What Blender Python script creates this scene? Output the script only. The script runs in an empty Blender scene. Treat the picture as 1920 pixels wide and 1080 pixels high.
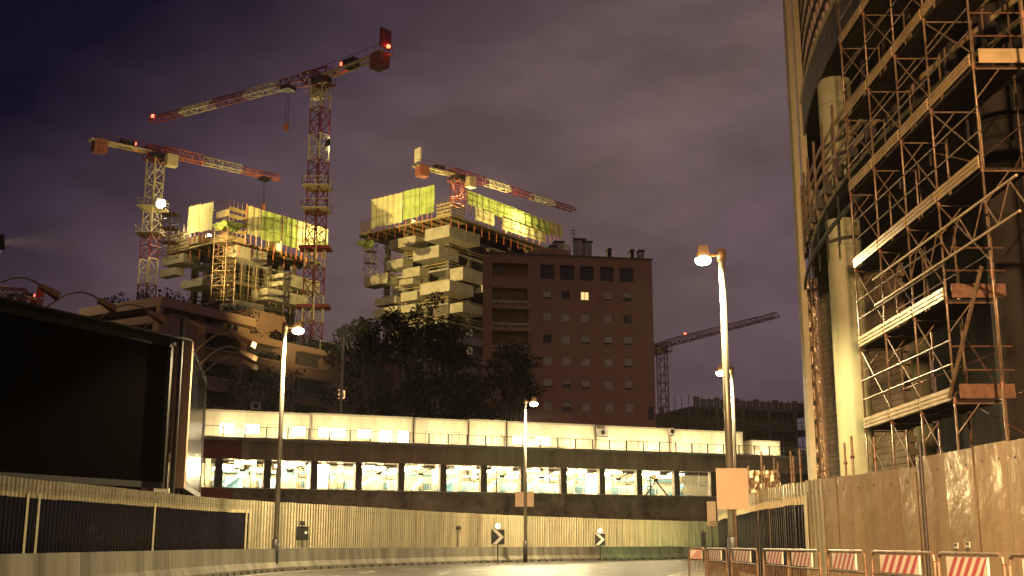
import bpy, math, random
from mathutils import Vector, Matrix
random.seed(7)
scn = bpy.context.scene
C = scn.collection
V = Vector
# ------------------------------------------------------------------ camera, world, light
F, HC = 2180.0, 1.2
TH = math.atan(480.0 / F)
ST, CT = math.sin(TH), math.cos(TH)
cam_data = bpy.data.cameras.new('camera')
cam = bpy.data.objects.new('camera', cam_data); C.objects.link(cam)
cam.location = (0, 0, HC); cam.rotation_euler = (math.pi/2 + TH, 0, 0)
cam_data.sensor_width = 36; cam_data.lens = F/1920*36
cam_data.clip_start = .1; cam_data.clip_end = 6000
scn.camera = cam
vs = scn.view_settings
vs.view_transform = 'Standard'; vs.look = 'None'; vs.gamma = 1; vs.exposure = 0; vs.use_curve_mapping = False
scn.cycles.use_denoising = True
scn.cycles.max_bounces = 5; scn.cycles.diffuse_bounces = 3; scn.cycles.glossy_bounces = 3
scn.cycles.transmission_bounces = 4; scn.cycles.transparent_max_bounces = 8
scn.cycles.sample_clamp_indirect = 4

world = bpy.data.worlds.new('World'); scn.world = world; world.use_nodes = True
nt = world.node_tree; N = nt.nodes; L = nt.links
for n in list(N): N.remove(n)
def nd(t, **k):
    n = N.new(t)
    for a, b in k.items(): setattr(n, a, b)
    return n
out = nd('ShaderNodeOutputWorld'); bg = nd('ShaderNodeBackground'); tc = nd('ShaderNodeTexCoord'); sep = nd('ShaderNodeSeparateXYZ')
L.new(tc.outputs['Generated'], sep.inputs[0]); L.new(bg.outputs[0], out.inputs[0])
# night sky lit by the city: mauve brown near the horizon, navy higher up and towards the west (left)
m1 = nd('ShaderNodeMath', operation='MULTIPLY_ADD'); m1.inputs[1].default_value = -.85
L.new(sep.outputs['X'], m1.inputs[0]); L.new(sep.outputs['Z'], m1.inputs[2])
nz = nd('ShaderNodeTexNoise'); nz.inputs['Scale'].default_value = 2.6; nz.inputs['Detail'].default_value = 5; nz.inputs['Roughness'].default_value = .5
mp = nd('ShaderNodeMapping'); mp.inputs['Scale'].default_value = (1, 1, 2.4)
L.new(tc.outputs['Generated'], mp.inputs[0]); L.new(mp.outputs[0], nz.inputs['Vector'])
m2 = nd('ShaderNodeMath', operation='MULTIPLY_ADD'); m2.inputs[1].default_value = -.16
L.new(nz.outputs['Fac'], m2.inputs[0]); L.new(m1.outputs[0], m2.inputs[2])
cr = nd('ShaderNodeValToRGB'); e = cr.color_ramp.elements
e[0].position = 0; e[0].color = (.108, .070, .086, 1)
e[1].position = .9; e[1].color = (.0008, .0008, .004, 1)
for p, c in ((.20, (.132, .088, .086, 1)), (.36, (.116, .075, .082, 1)), (.50, (.062, .038, .056, 1)), (.63, (.005, .004, .017, 1))):
    k = e.new(p); k.color = c
m3 = nd('ShaderNodeMath', operation='MULTIPLY_ADD'); m3.inputs[1].default_value = 1.0; m3.inputs[2].default_value = .05
L.new(m2.outputs[0], m3.inputs[0]); L.new(m3.outputs[0], cr.inputs[0])
# soft cloud streaks
nz2 = nd('ShaderNodeTexNoise'); nz2.inputs['Scale'].default_value = 5.5; nz2.inputs['Detail'].default_value = 6; nz2.inputs['Roughness'].default_value = .55
mp2 = nd('ShaderNodeMapping'); mp2.inputs['Scale'].default_value = (1, 1.3, 2.6); mp2.inputs['Rotation'].default_value = (.3, .2, .5)
L.new(tc.outputs['Generated'], mp2.inputs[0]); L.new(mp2.outputs[0], nz2.inputs['Vector'])
mr = nd('ShaderNodeMapRange'); mr.inputs[1].default_value = .42; mr.inputs[2].default_value = .75; mr.inputs[3].default_value = .85; mr.inputs[4].default_value = 1.45
L.new(nz2.outputs['Fac'], mr.inputs[0])
vm = nd('ShaderNodeVectorMath', operation='SCALE'); L.new(cr.outputs[0], vm.inputs[0]); L.new(mr.outputs[0], vm.inputs['Scale'])
L.new(vm.outputs[0], bg.inputs[0]); bg.inputs[1].default_value = 1.0

sd = bpy.data.lights.new('sky_glow', 'SUN'); sd.energy = .26; sd.angle = .7; sd.color = (1, .58, .40)
so = bpy.data.objects.new('sky_glow', sd); C.objects.link(so); so.rotation_euler = (math.radians(50), 0, math.radians(-35))

# ------------------------------------------------------------------ helpers
def ray(px, py):
    cx, cy = px-960.0, 540.0-py
    return V((cx, F*CT-cy*ST, F*ST+cy*CT))
O = V((0, 0, HC))
def at(px, py, Y): d = ray(px, py); return O + d*(Y/d.y)
def atz(px, py, Z): d = ray(px, py); return O + d*((Z-HC)/d.z)
def hit(px, py, P, n): d = ray(px, py); return O + d*((P-O).dot(n)/d.dot(n))
WM = {}
def wm(o): return WM.get(o.name, Matrix.Identity(4)) if o else Matrix.Identity(4)
def prop(o, label=None, cat=None, group=None, kind=None):
    if label: o['label'] = label
    if cat: o['category'] = cat
    if group: o['group'] = group
    if kind: o['kind'] = kind
    return o
def thing(name, label, cat, loc=(0, 0, 0), rz=0, group=None, kind=None):
    o = bpy.data.objects.new(name, None); C.objects.link(o)
    o.location = loc; o.rotation_euler = (0, 0, rz); o.empty_display_size = .3
    WM[o.name] = Matrix.Translation(V(loc)) @ Matrix.Rotation(rz, 4, 'Z')
    return prop(o, label, cat, group, kind)
def inst(me, name, parent, loc=(0, 0, 0), rz=0, rx=0):
    o = bpy.data.objects.new(name, me); C.objects.link(o); o.parent = parent
    o.location = loc; o.rotation_euler = (rx, 0, rz)
    return o
def copy_tree(o, parent=None):
    c = o.copy(); C.objects.link(c); c.parent = parent
    for ch in list(o.children): copy_tree(ch, c)
    return c
Z = V((0, 0, 1))
class MB:
    def __init__(s): s.v = []; s.f = []; s.m = []
    def add(s, vs, fs, mi=0):
        b = len(s.v); s.v += [V(p) for p in vs]; s.f += [tuple(b+i for i in f) for f in fs]; s.m += [mi]*len(fs); return s
    def obox(s, c, ax, ay, az, mi=0):
        c, ax, ay, az = V(c), V(ax), V(ay), V(az)
        p = [c+ax*i+ay*j+az*k for k in (-1, 1) for j in (-1, 1) for i in (-1, 1)]
        return s.add(p, [(0, 2, 3, 1), (4, 5, 7, 6), (0, 1, 5, 4), (2, 6, 7, 3), (0, 4, 6, 2), (1, 3, 7, 5)], mi)
    def box(s, x0, y0, z0, x1, y1, z1, mi=0):
        return s.obox(((x0+x1)/2, (y0+y1)/2, (z0+z1)/2), ((x1-x0)/2, 0, 0), (0, (y1-y0)/2, 0), (0, 0, (z1-z0)/2), mi)
    def fbox(s, K, e1, e2, u0, u1, w0, w1, z0, z1, mi=0):   # box in a footprint frame
        K = V((K[0], K[1], 0)); c = K+e1*((u0+u1)/2)+e2*((w0+w1)/2)+Z*((z0+z1)/2)
        return s.obox(c, e1*((u1-u0)/2), e2*((w1-w0)/2), Z*((z1-z0)/2), mi)
    def beam(s, a, b, w, h=None, mi=0, up=Z):
        a, b = V(a), V(b); h = h or w; d = b-a; l = d.length
        if l < 1e-6: return s
        d /= l; sd_ = d.cross(up)
        if sd_.length < 1e-3: sd_ = d.cross(V((1, 0, 0)))
        sd_.normalize(); u2 = sd_.cross(d)
        return s.obox((a+b)/2, d*(l/2), sd_*(w/2), u2*(h/2), mi)
    def tube(s, a, b, r, n=6, r2=None, mi=0, cap=True):
        a, b = V(a), V(b); d = (b-a)
        if d.length < 1e-6: return s
        d.normalize(); x = d.cross(Z if abs(d.z) < .95 else V((1, 0, 0))).normalized(); y = d.cross(x); r2 = r if r2 is None else r2
        p = [c+(x*math.cos(t)+y*math.sin(t))*q for c, q in ((a, r), (b, r2)) for t in [2*math.pi*i/n for i in range(n)]]
        fs = [(i, (i+1) % n, n+(i+1) % n, n+i) for i in range(n)]
        if cap: fs += [tuple(range(n))[::-1], tuple(range(n, 2*n))]
        return s.add(p, fs, mi)
    def path(s, pts, r, n=6, mi=0):
        for a, b in zip(pts[:-1], pts[1:]): s.tube(a, b, r, n, mi=mi)
        return s
    def quad(s, a, b, c, d, mi=0): return s.add([a, b, c, d], [(0, 1, 2, 3)], mi)
    def ball(s, c, r, mi=0, n=8, m=5, sz=1):
        c = V(c); p = []
        for j in range(m+1):
            t = math.pi*j/m
            for i in range(n):
                a = 2*math.pi*i/n; p.append(c+V((r*math.sin(t)*math.cos(a), r*math.sin(t)*math.sin(a), r*sz*math.cos(t))))
        return s.add(p, [(j*n+i, (j+1)*n+i, (j+1)*n+(i+1) % n, j*n+(i+1) % n) for j in range(m) for i in range(n)], mi)
    def mesh(s, name, mats, inv=None, smooth=False):
        me = bpy.data.meshes.new(name)
        vs_ = [inv @ p for p in s.v] if inv else s.v
        me.from_pydata([tuple(p) for p in vs_], [], s.f)
        for m in (mats if isinstance(mats, (list, tuple)) else [mats]): me.materials.append(m)
        if any(s.m): me.polygons.foreach_set('material_index', s.m)
        if smooth: me.polygons.foreach_set('use_smooth', [True]*len(s.f))
        me.update(); return me
    def build(s, name, mats, parent=None, local=False, smooth=False, **k):
        inv = None if local or not parent else wm(parent).inverted()
        o = bpy.data.objects.new(name, s.mesh(name, mats, inv, smooth)); C.objects.link(o)
        if parent: o.parent = parent; WM[o.name] = wm(parent)
        return prop(o, **k)

def mat(name, col, rough=.8, metal=0, var=.25, scale=3.0, bump=0.0, bscale=None, emit=None, es=0, spec=None, trans=0, streak=False, col2=None):
    m = bpy.data.materials.new(name); m.use_nodes = True
    t = m.node_tree; n = t.nodes; l = t.links; b = n['Principled BSDF']
    b.inputs['Roughness'].default_value = rough; b.inputs['Metallic'].default_value = metal
    if spec is not None: b.inputs['Specular IOR Level'].default_value = spec
    b.inputs['Base Color'].default_value = (*col, 1)
    if emit:
        b.inputs['Emission Color'].default_value = (*emit, 1); b.inputs['Emission Strength'].default_value = es
    if var or bump:
        tx = n.new('ShaderNodeTexCoord'); oi = n.new('ShaderNodeObjectInfo')
        va = n.new('ShaderNodeVectorMath'); va.operation = 'ADD'
        sc_ = n.new('ShaderNodeVectorMath'); sc_.operation = 'SCALE'; sc_.inputs['Scale'].default_value = 37
        cmb = n.new('ShaderNodeCombineXYZ'); l.new(oi.outputs['Random'], cmb.inputs[0]); l.new(oi.outputs['Random'], cmb.inputs[2])
        l.new(cmb.outputs[0], sc_.inputs[0]); l.new(tx.outputs['Object'], va.inputs[0]); l.new(sc_.outputs[0], va.inputs[1])
        src = va.outputs[0]
        if streak:
            mpp = n.new('ShaderNodeMapping'); mpp.inputs['Scale'].default_value = (1, 1, .12); l.new(src, mpp.inputs[0]); src2 = mpp.outputs[0]
        else: src2 = src
        z = n.new('ShaderNodeTexNoise'); z.inputs['Scale'].default_value = scale; z.inputs['Detail'].default_value = 6; z.inputs['Roughness'].default_value = .65
        l.new(src2, z.inputs['Vector'])
        if var:
            r = n.new('ShaderNodeValToRGB'); r.color_ramp.elements[0].position = .32; r.color_ramp.elements[1].position = .70
            c2 = col2 or tuple(c*(1-var) for c in col)
            r.color_ramp.elements[0].color = (*c2, 1); r.color_ramp.elements[1].color = (*[min(1, c*(1+var*.4)) for c in col], 1)
            l.new(z.outputs['Fac'], r.inputs[0]); l.new(r.outputs[0], b.inputs['Base Color'])
            mr_ = n.new('ShaderNodeMapRange'); mr_.inputs[3].default_value = min(1, rough*1.25); mr_.inputs[4].default_value = rough*.8
            l.new(z.outputs['Fac'], mr_.inputs[0]); l.new(mr_.outputs[0], b.inputs['Roughness'])
        if bump:
            z2 = n.new('ShaderNodeTexNoise'); z2.inputs['Scale'].default_value = bscale or scale*4; z2.inputs['Detail'].default_value = 5
            l.new(src, z2.inputs['Vector'])
            bp = n.new('ShaderNodeBump'); bp.inputs['Strength'].default_value = bump; bp.inputs['Distance'].default_value = .05
            l.new(z2.outputs['Fac'], bp.inputs['Height']); l.new(bp.outputs[0], b.inputs['Normal'])
    if trans:
        tr = n.new('ShaderNodeBsdfTranslucent'); mx = n.new('ShaderNodeMixShader'); mx.inputs[0].default_value = trans
        tr.inputs[0].default_value = (*col, 1); o_ = n['Material Output']
        l.new(b.outputs[0], mx.inputs[1]); l.new(tr.outputs[0], mx.inputs[2]); l.new(mx.outputs[0], o_.inputs[0])
    return m
def lit(name, col, s): return mat(name, (.8, .8, .8), var=0, emit=col, es=s)
WARM = (1, .70, .36)
M = dict(
    asphalt=mat('asphalt', (.085, .078, .066), .42, var=.55, scale=.5, bump=.5, bscale=40),
    ground=mat('earth', (.09, .075, .055), .95, var=.4, scale=.5, bump=.4),
    paving=mat('paving', (.22, .2, .17), .8, var=.3, scale=2, bump=.3, bscale=30),
    paint=mat('road_paint', (.72, .70, .62), .6, var=.25, scale=8),
    concrete=mat('concrete', (.36, .33, .27), .85, var=.35, scale=1.4, bump=.3, bscale=18, streak=True),
    concrete_d=mat('dark_concrete', (.15, .115, .085), .88, var=.6, scale=.8, bump=.4, bscale=10),
    concrete_l=mat('pale_concrete', (.42, .38, .28), .85, var=.3, scale=.8, bump=.2),
    concrete_band=mat('weathered_beam', (.36, .28, .19), .85, var=.45, scale=.7, bump=.2, streak=True),
    beamlow=mat('stained_beam', (.24, .19, .14), .88, var=.7, scale=.55, bump=.4, bscale=10),
    barrier=mat('barrier_concrete', (.26, .23, .17), .8, var=.55, scale=1.1, bump=.3, bscale=14, streak=True),
    redpaint=mat('red_paint', (.22, .045, .04), .6, var=.2),
    core=mat('raw_concrete', (.13, .11, .09), .9, var=.4, scale=.6),
    zinc=mat('galvanised_sheet', (.54, .50, .33), .30, .6, var=.4, scale=1.4, bump=.25, bscale=2.5, streak=True),
    hoard=mat('painted_hoarding', (.56, .42, .26), .19, .5, var=.35, scale=1.0, bump=.8, bscale=1.3, streak=True),
    bolt=mat('bolt_hole', (.012, .01, .01), .7, var=0),
    poster=mat('dark_poster', (.012, .012, .02), .16, .0, var=.5, scale=1.5, bump=.10, bscale=3),
    border=mat('poster_border', (.55, .47, .27), .5, var=.15),
    black=mat('black_panel', (.0011, .0004, .0007), .9, var=.3, spec=.01),
    dark=mat('dark_steel', (.05, .042, .04), .5, .5, var=.3),
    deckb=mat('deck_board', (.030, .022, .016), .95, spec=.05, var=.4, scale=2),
    shadecore=mat('shaded_concrete', (.030, .025, .022), .95, spec=.05, var=.4, scale=.6),  # raw concrete darkened so the curved building's slabs and interior read as shaded
    steel=mat('steel_tube', (.27, .20, .13), .45, .5, var=.45, scale=6, col2=(.12, .06, .03)),
    rust=mat('rusty_tube', (.18, .09, .05), .6, .5, var=.5, scale=5),
    pole=mat('lamp_pole', (.42, .38, .30), .38, .7, var=.2, streak=True),
    polec=mat('brown_pole', (.30, .18, .09), .45, .4, var=.25, streak=True),
    brick=mat('red_render', (.29, .155, .115), .9, var=.18, scale=.9, bump=.15, bscale=20),
    beige=mat('beige_render', (.34, .20, .125), .9, var=.15, scale=.7),
    beige2=mat('beige_render_pale', (.42, .27, .17), .9, var=.12, scale=.7),
    slat=mat('roller_shutter', (.40, .37, .34), .7, var=.15, scale=4),
    frame=mat('window_frame', (.09, .07, .06), .5, var=.1),
    whiteframe=mat('white_frame', (.55, .5, .42), .6, var=.1),
    glass=mat('dark_glass', (.012, .012, .018), .08, 0, var=0, spec=.6),
    glow=lit('lit_window', (1, .62, .22), 1.3),
    cabin=mat('cabin_panel', (.70, .62, .46), .5, var=.28, scale=1.1, streak=True),
    cabinlit=lit('cabin_window', (1, .84, .52), 3.0),
    cabinframe=mat('cabin_frame', (.40, .36, .28), .5, var=.1),
    red=mat('crane_red', (.22, .035, .035), .5, .2, var=.25),
    white=mat('crane_white', (.60, .52, .30), .5, .1, var=.2),
    orange=mat('crane_orange', (.55, .16, .06), .5, .1, var=.2),
    weight=mat('counterweight', (.30, .10, .07), .8, var=.25),
    redlamp=lit('red_beacon', (1, .05, .02), 14),
    lamp=lit('lamp_lens', (1, .88, .50), 90),
    flood=lit('flood_lens', (1, .88, .55), 150),
    tubelight=lit('tube_light', (1, .80, .42), 30),
    amber=lit('amber_lamp', (1, .8, .5), 3),
    green=lit('green_signal', (.1, 1, .3), 12),
    net=mat('pale_net', (.72, .68, .34), .8, var=.30, scale=.35, trans=.35, bump=.4, bscale=1.2),
    netg=mat('green_net', (.46, .58, .16), .8, var=.4, scale=.4, trans=.35, bump=.4, bscale=1.2),
    timber=mat('formwork_timber', (.42, .32, .15), .8, var=.4, scale=1.5),
    bark=mat('bark', (.10, .08, .055), .9, var=.4, scale=3),
    leaf=mat('leaves', (.013, .014, .009), .9, spec=.1, var=.6, scale=.8, trans=.15),
    blue=mat('blue_steel', (.10, .22, .30), .5, .1, var=.2),
    wallin=mat('garage_wall', (.66, .62, .50), .8, var=.2, scale=.6),
    signback=mat('sign_back', (.62, .44, .28), .45, .25, var=.15, scale=2),
    signwhite=mat('sign_white', (.75, .72, .62), .5, var=.1),
    signblack=mat('sign_black', (.015, .012, .012), .5, var=.1),
    redstripe=mat('red_stripe', (.42, .03, .04), .45, var=.1),
    board=mat('board_white', (.72, .66, .52), .5, var=.12),
    toe=mat('toe_board', (.52, .38, .19), .42, .35, var=.35, scale=1.5, bump=.1),
    column=mat('cast_column', (.40, .38, .22), .8, var=.35, scale=.9, bump=.15, streak=True),
    block=mat('concrete_block', (.26, .19, .12), .9, var=.35, scale=2, bump=.2),
    foil=mat('foil_cladding', (.55, .42, .28), .25, .8, var=.4, scale=3, bump=.8, bscale=7),
    ivory=mat('ivory_fin', (.50, .42, .24), .55, var=.12),
    facade=mat('facade_fascia', (.12, .10, .085), .5, .3, var=.3),
    sheet=mat('plastic_sheet', (.5, .38, .24), .3, var=.3, bump=.6, bscale=3),
)
def light(name, kind, loc, energy, col, target=None, parent=None, size=.3, cone=90, blend=.5):
    d = bpy.data.lights.new(name, kind); d.energy = energy; d.color = col
    if kind != 'AREA': d.shadow_soft_size = size
    if kind == 'SPOT': d.spot_size = math.radians(cone); d.spot_blend = blend
    o = bpy.data.objects.new(name, d); C.objects.link(o)
    mtx = Matrix.Translation(V(loc))
    if target is not None: mtx = mtx @ (V(target)-V(loc)).to_track_quat('-Z', 'Y').to_matrix().to_4x4()
    if parent: o.parent = parent; mtx = wm(parent).inverted() @ mtx
    o.matrix_basis = mtx
    return o

# ------------------------------------------------------------------ polylines
def smooth_poly(pts, n=6):
    r = []
    P = [pts[0]]+list(pts)+[pts[-1]]
    for i in range(1, len(P)-2):
        a, b, c, d = [V((*q, 0)) for q in P[i-1:i+3]]
        for k in range(n):
            t = k/n
            r.append(.5*((2*b)+(c-a)*t+(2*a-5*b+4*c-d)*t*t+(3*b-a-3*c+d)*t**3))
    r.append(V((*pts[-1], 0))); return r
def walk(pl, step):
    out_ = []; acc = 0; i = 0; p = pl[0].copy(); out_.append(p.copy())
    for q in pl[1:]:
        while (q-p).length >= step-acc:
            p = p+(q-p).normalized()*(step-acc); acc = 0; out_.append(p.copy())
        acc += (q-p).length; p = q.copy()
    return out_
LB = smooth_poly([(-9, 2), (-9.6, 12), (-10.1, 21), (-10.9, 35), (-11.1, 45), (-10.3, 55), (-7.8, 64), (-2.5, 76.5), (6, 90), (19, 103), (36, 112), (60, 120)])
LF = smooth_poly([(-19, 10), (-17, 24), (-15.4, 35), (-14.9, 39), (-13.6, 49), (-12.5, 55), (-9.4, 62.5), (-3.6, 77.5), (5, 92.5), (17.6, 107.5), (34, 117), (58, 125)])
RK = smooth_poly([(5.15, -5), (5.15, 30), (5.4, 38), (7, 48), (12, 60), (24, 76), (42, 88), (64, 96)])
RF = smooth_poly([(8.5, 2), (8.4, 12), (8.25, 19), (8.0, 23.2), (7.5, 26.5), (7.05, 30.5), (7.6, 39), (9.7, 55), (15, 66), (27, 79), (45, 90), (66, 99)])
def strip(A, B, z, name, m, kind='structure', n=80):
    def rs(pl):
        t = sum((b-a).length for a, b in zip(pl[:-1], pl[1:])); r = walk(pl, t/n*.99999); return (r+[pl[-1]]*3)[:n+1]
    a, b = rs(A), rs(B); mb = MB()
    for i in range(n): mb.quad(a[i]+Z*z, b[i]+Z*z, b[i+1]+Z*z, a[i+1]+Z*z)
    return mb.build(name, m, kind=kind)
def offset(pl, d):
    r = []
    for i, p in enumerate(pl):
        t = (pl[min(i+1, len(pl)-1)]-pl[max(i-1, 0)]).normalized(); r.append(p+V((t.y, -t.x, 0))*d)
    return r
g = MB(); g.quad((-3000, -600, -.03), (3000, -600, -.03), (3000, 4000, -.03), (-3000, 4000, -.03)); g.build('ground', M['ground'], kind='structure')
strip(LB, RK, 0, 'road', M['asphalt'])
kb = MB(); pk = walk(RK, 1.0); ko = offset(pk, -.0)
kerb = thing('kerb', None, None, kind='structure')
km = MB().box(0, -.08, -.02, .98, .08, .13).mesh('kerb_stone', M['concrete'])
for a, b in zip(pk[:70], pk[1:71]): inst(km, 'kerb_stone', kerb, a, math.atan2(b.y-a.y, b.x-a.x))
strip(offset(RK, .085), offset(RF, .3), .12, 'pavement', M['paving'])
strip(offset(LF, -.5), offset(LB, .2), .004, 'verge', M['ground'])
# painted markings
ln = strip(offset(LB, .75), offset(LB, .9), .006, 'edge_line', M['paint'])
lane = offset(LB, 4.4)
mk = thing('lane_marking', None, None, kind='structure'); w = walk(lane, 1.0)
for i in range(6, len(w)-4, 7):
    mb = MB(); a, b = w[i], w[i+3]; t = (b-a).normalized(); n_ = V((t.y, -t.x, 0))*.07
    mb.quad(a-n_+Z*.008, a+n_+Z*.008, b+n_+Z*.008, b-n_+Z*.008); mb.build('dash', M['paint'], mk)
lane2 = offset(RK, -.5); strip(lane2, offset(RK, -.35), .006, 'kerb_line', M['paint'])
lane3 = walk(offset(LB, 8.0), 1.0)
for i in range(4, len(lane3)-4, 7):
    mb = MB(); a, b = lane3[i], lane3[i+3]; t = (b-a).normalized(); n_ = V((t.y, -t.x, 0))*.07
    mb.quad(a-n_+Z*.008, a+n_+Z*.008, b+n_+Z*.008, b-n_+Z*.008); mb.build('dash', M['paint'], mk)

# ------------------------------------------------------------------ concrete kerb wall on the left
cw = thing('concrete_barrier', 'low grey concrete barrier wall curving along the left side of the road', 'barrier', (-10, 20, 0))
prof = [(-.28, 0), (-.28, .18), (-.14, .42), (-.10, 1.0), (.10, 1.0), (.14, .42), (.28, .18), (.28, 0)]
SEG = 3.0; wl = walk(LB, SEG)
for a, b in zip(wl[:-1], wl[1:]):
    d = (b-a).normalized(); n_ = V((d.y, -d.x, 0)); a2, b2 = a+d*.012, b-d*.012
    mb = MB(); p = [q+n_*x+Z*z for q in (a2, b2) for x, z in prof]
    mb.add(p, [(i, i+1, i+9, i+8) for i in range(7)]+[tuple(range(8))[::-1], tuple(range(8, 16))])
    mb.build('barrier_segment', M['barrier'], cw)
dr = MB()
for a, b in zip(walk(LB, 1.0)[:-1], walk(LB, 1.0)[1:]):
    d = (b-a).normalized(); n_ = V((d.y, -d.x, 0)); c = (a+b)/2+n_*.285; dr.obox(c+Z*.06, d*.16, n_*.012, Z*.05)
dr.build('drain_slot', M['bolt'], cw, kind='stuff')

# ------------------------------------------------------------------ corrugated hoardings
def sheet_mesh(w, h, ribs, depth, mats, nb, by, bs, bands=None):
    mb = MB(); xs = []; rw = w/ribs; prof_ = (.55, .68, .87) if ribs > 1 else (.02, .04, .97)
    for i in range(ribs):
        x = i*rw; xs += [(x, 0), (x+rw*prof_[0], 0), (x+rw*prof_[1], -depth), (x+rw*prof_[2], -depth)]
    xs.append((w, 0))
    for (x0, y0), (x1, y1) in zip(xs[:-1], xs[1:]):
        for za, zb_, mi in (bands or ((.08, h, 0),)): mb.quad((x0, y0, za), (x1, y1, za), (x1, y1, zb_), (x0, y0, zb_), mi)
    for i in range(nb):
        x = (i+.5)*w/nb; mb.add([(x-bs, -depth-.006, by), (x, -depth-.006, by-bs), (x+bs, -depth-.006, by), (x, -depth-.006, by+bs)], [(0, 1, 2, 3)], 1)
    return mb.mesh('sheet', mats)
HL = 3.2
lh = thing('metal_hoarding', 'tall corrugated galvanised hoarding curving behind the left concrete barrier', 'fence', (-15, 35, 0))
sm = sheet_mesh(.98, HL, 4, .05, [M['zinc'], M['bolt']], 3, HL-.28, .035)
lw = walk(LF, 1.0)
mats4 = [M['zinc'], M['bolt'], M['poster'], M['border']]
smp = sheet_mesh(.98, HL, 4, .05, mats4, 3, HL-.28, .035, ((.08, .2, 0), (.2, .33, 3), (.33, 2.62, 2), (2.62, 2.76, 3), (2.76, HL, 0)))
smb = sheet_mesh(.98, HL, 4, .05, mats4, 3, HL-.28, .035, ((.08, .2, 0), (.2, 2.76, 3), (2.76, HL, 0)))
edge_ = None
for i, (a, b) in enumerate(zip(lw[:-1], lw[1:])):
    px_ = 960+a.x/a.y*F; inp = any(x0 <= px_ <= x1 for x0, x1 in ((-420, 60), (84, 300), (306, 468)))
    o = inst(smp if inp else sm, 'sheet', lh, a-V((-15, 35, 0))+Z*random.uniform(-.012, .012), math.atan2(b.y-a.y, b.x-a.x)+random.uniform(-.012, .012))
rm = MB(); off = offset(LF, -.06)
for a, b in zip(off[:-1], off[1:]):
    for z in (.6, 1.8, 2.9): rm.beam(a+Z*z, b+Z*z, .06)
rm.build('rail', M['dark'], lh)
# narrow upright border strips beside the posters
for x in (-420, 62, 84, 300, 470):
    q = min(walk(LF, .1), key=lambda p: abs(960+p.x/max(p.y, 1)*F-x)); j = [k for k in range(len(lw)-1) if (lw[k]-q).length < 1.01]
    t_ = (lw[j[0]+1]-lw[j[0]]).normalized(); n_ = V((t_.y, -t_.x, 0))
    MB().obox(q+n_*.07+Z*1.48, t_*.07, n_*.008, Z*1.28).build('poster_border', M['border'], lh)

HR = 2.7
rh = thing('metal_hoarding', 'tan painted metal hoarding along the right pavement below the scaffold', 'fence', (8, 25, 0))
far_sheet = sheet_mesh(.99, HR, 4, .03, [M['zinc'], M['bolt']], 3, HR-.3, .03)
mats5 = [M['zinc'], M['bolt'], M['poster'], M['border']]
post_sheet = sheet_mesh(.99, HR, 4, .03, mats5, 3, HR-.3, .03, ((.08, .3, 0), (.3, 2.16, 2), (2.16, 2.34, 3), (2.34, HR, 0)))
near_sheet = sheet_mesh(.745, HR, 1, .006, [M['hoard'], M['bolt']], 1, HR-.28, .035)
big_sheet = sheet_mesh(1.245, HR+.18, 1, .007, [M['hoard'], M['bolt']], 2, HR-.1, .035)
pts = walk(RF, .25); i = 0
while i < len(pts)-6:
    y = pts[i].y
    k, me = (5, big_sheet) if y < 22.6 else ((3, near_sheet) if y < 27.2 else (4, far_sheet))
    a, b = pts[i+k], pts[i]
    if 28.3 < y < 54 and k == 4: me = post_sheet
    inst(me, 'sheet', rh, a-V((8, 25, 0))+Z*random.uniform(-.015, .015), math.atan2(b.y-a.y, b.x-a.x)+random.uniform(-.02, .02))
    i += k
po = MB(); po.tube((7.93, 22.75, .12), (7.93, 22.75, 3.1), .035, 8); po.build('gate_post', M['dark'], rh)
q = min(walk(RF, .1), key=lambda p: abs(p.y-28.6)); MB().obox(q-V((.05, 0, 0))+Z*1.25, V((.008, 0, 0)), V((.0, .12, 0)), Z*1.09).build('poster_border', M['border'], rh)
for (x, y) in ((1797, 1023), (1819, 1021)):
    p = hit(x, y, V((8.1, 20, 0)), V((1, 0, 0))); mb = MB(); mb.obox(p-V((.04, 0, 0)), V((.008, 0, 0)), V((0, .09, 0)), Z*.05); mb.obox(p-V((.052, 0, -.015)), V((.004, 0, 0)), V((0, .06, 0)), Z*.02, 1)
    mb.build('notice', [M['board'], M['signblack']], rh)

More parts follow.
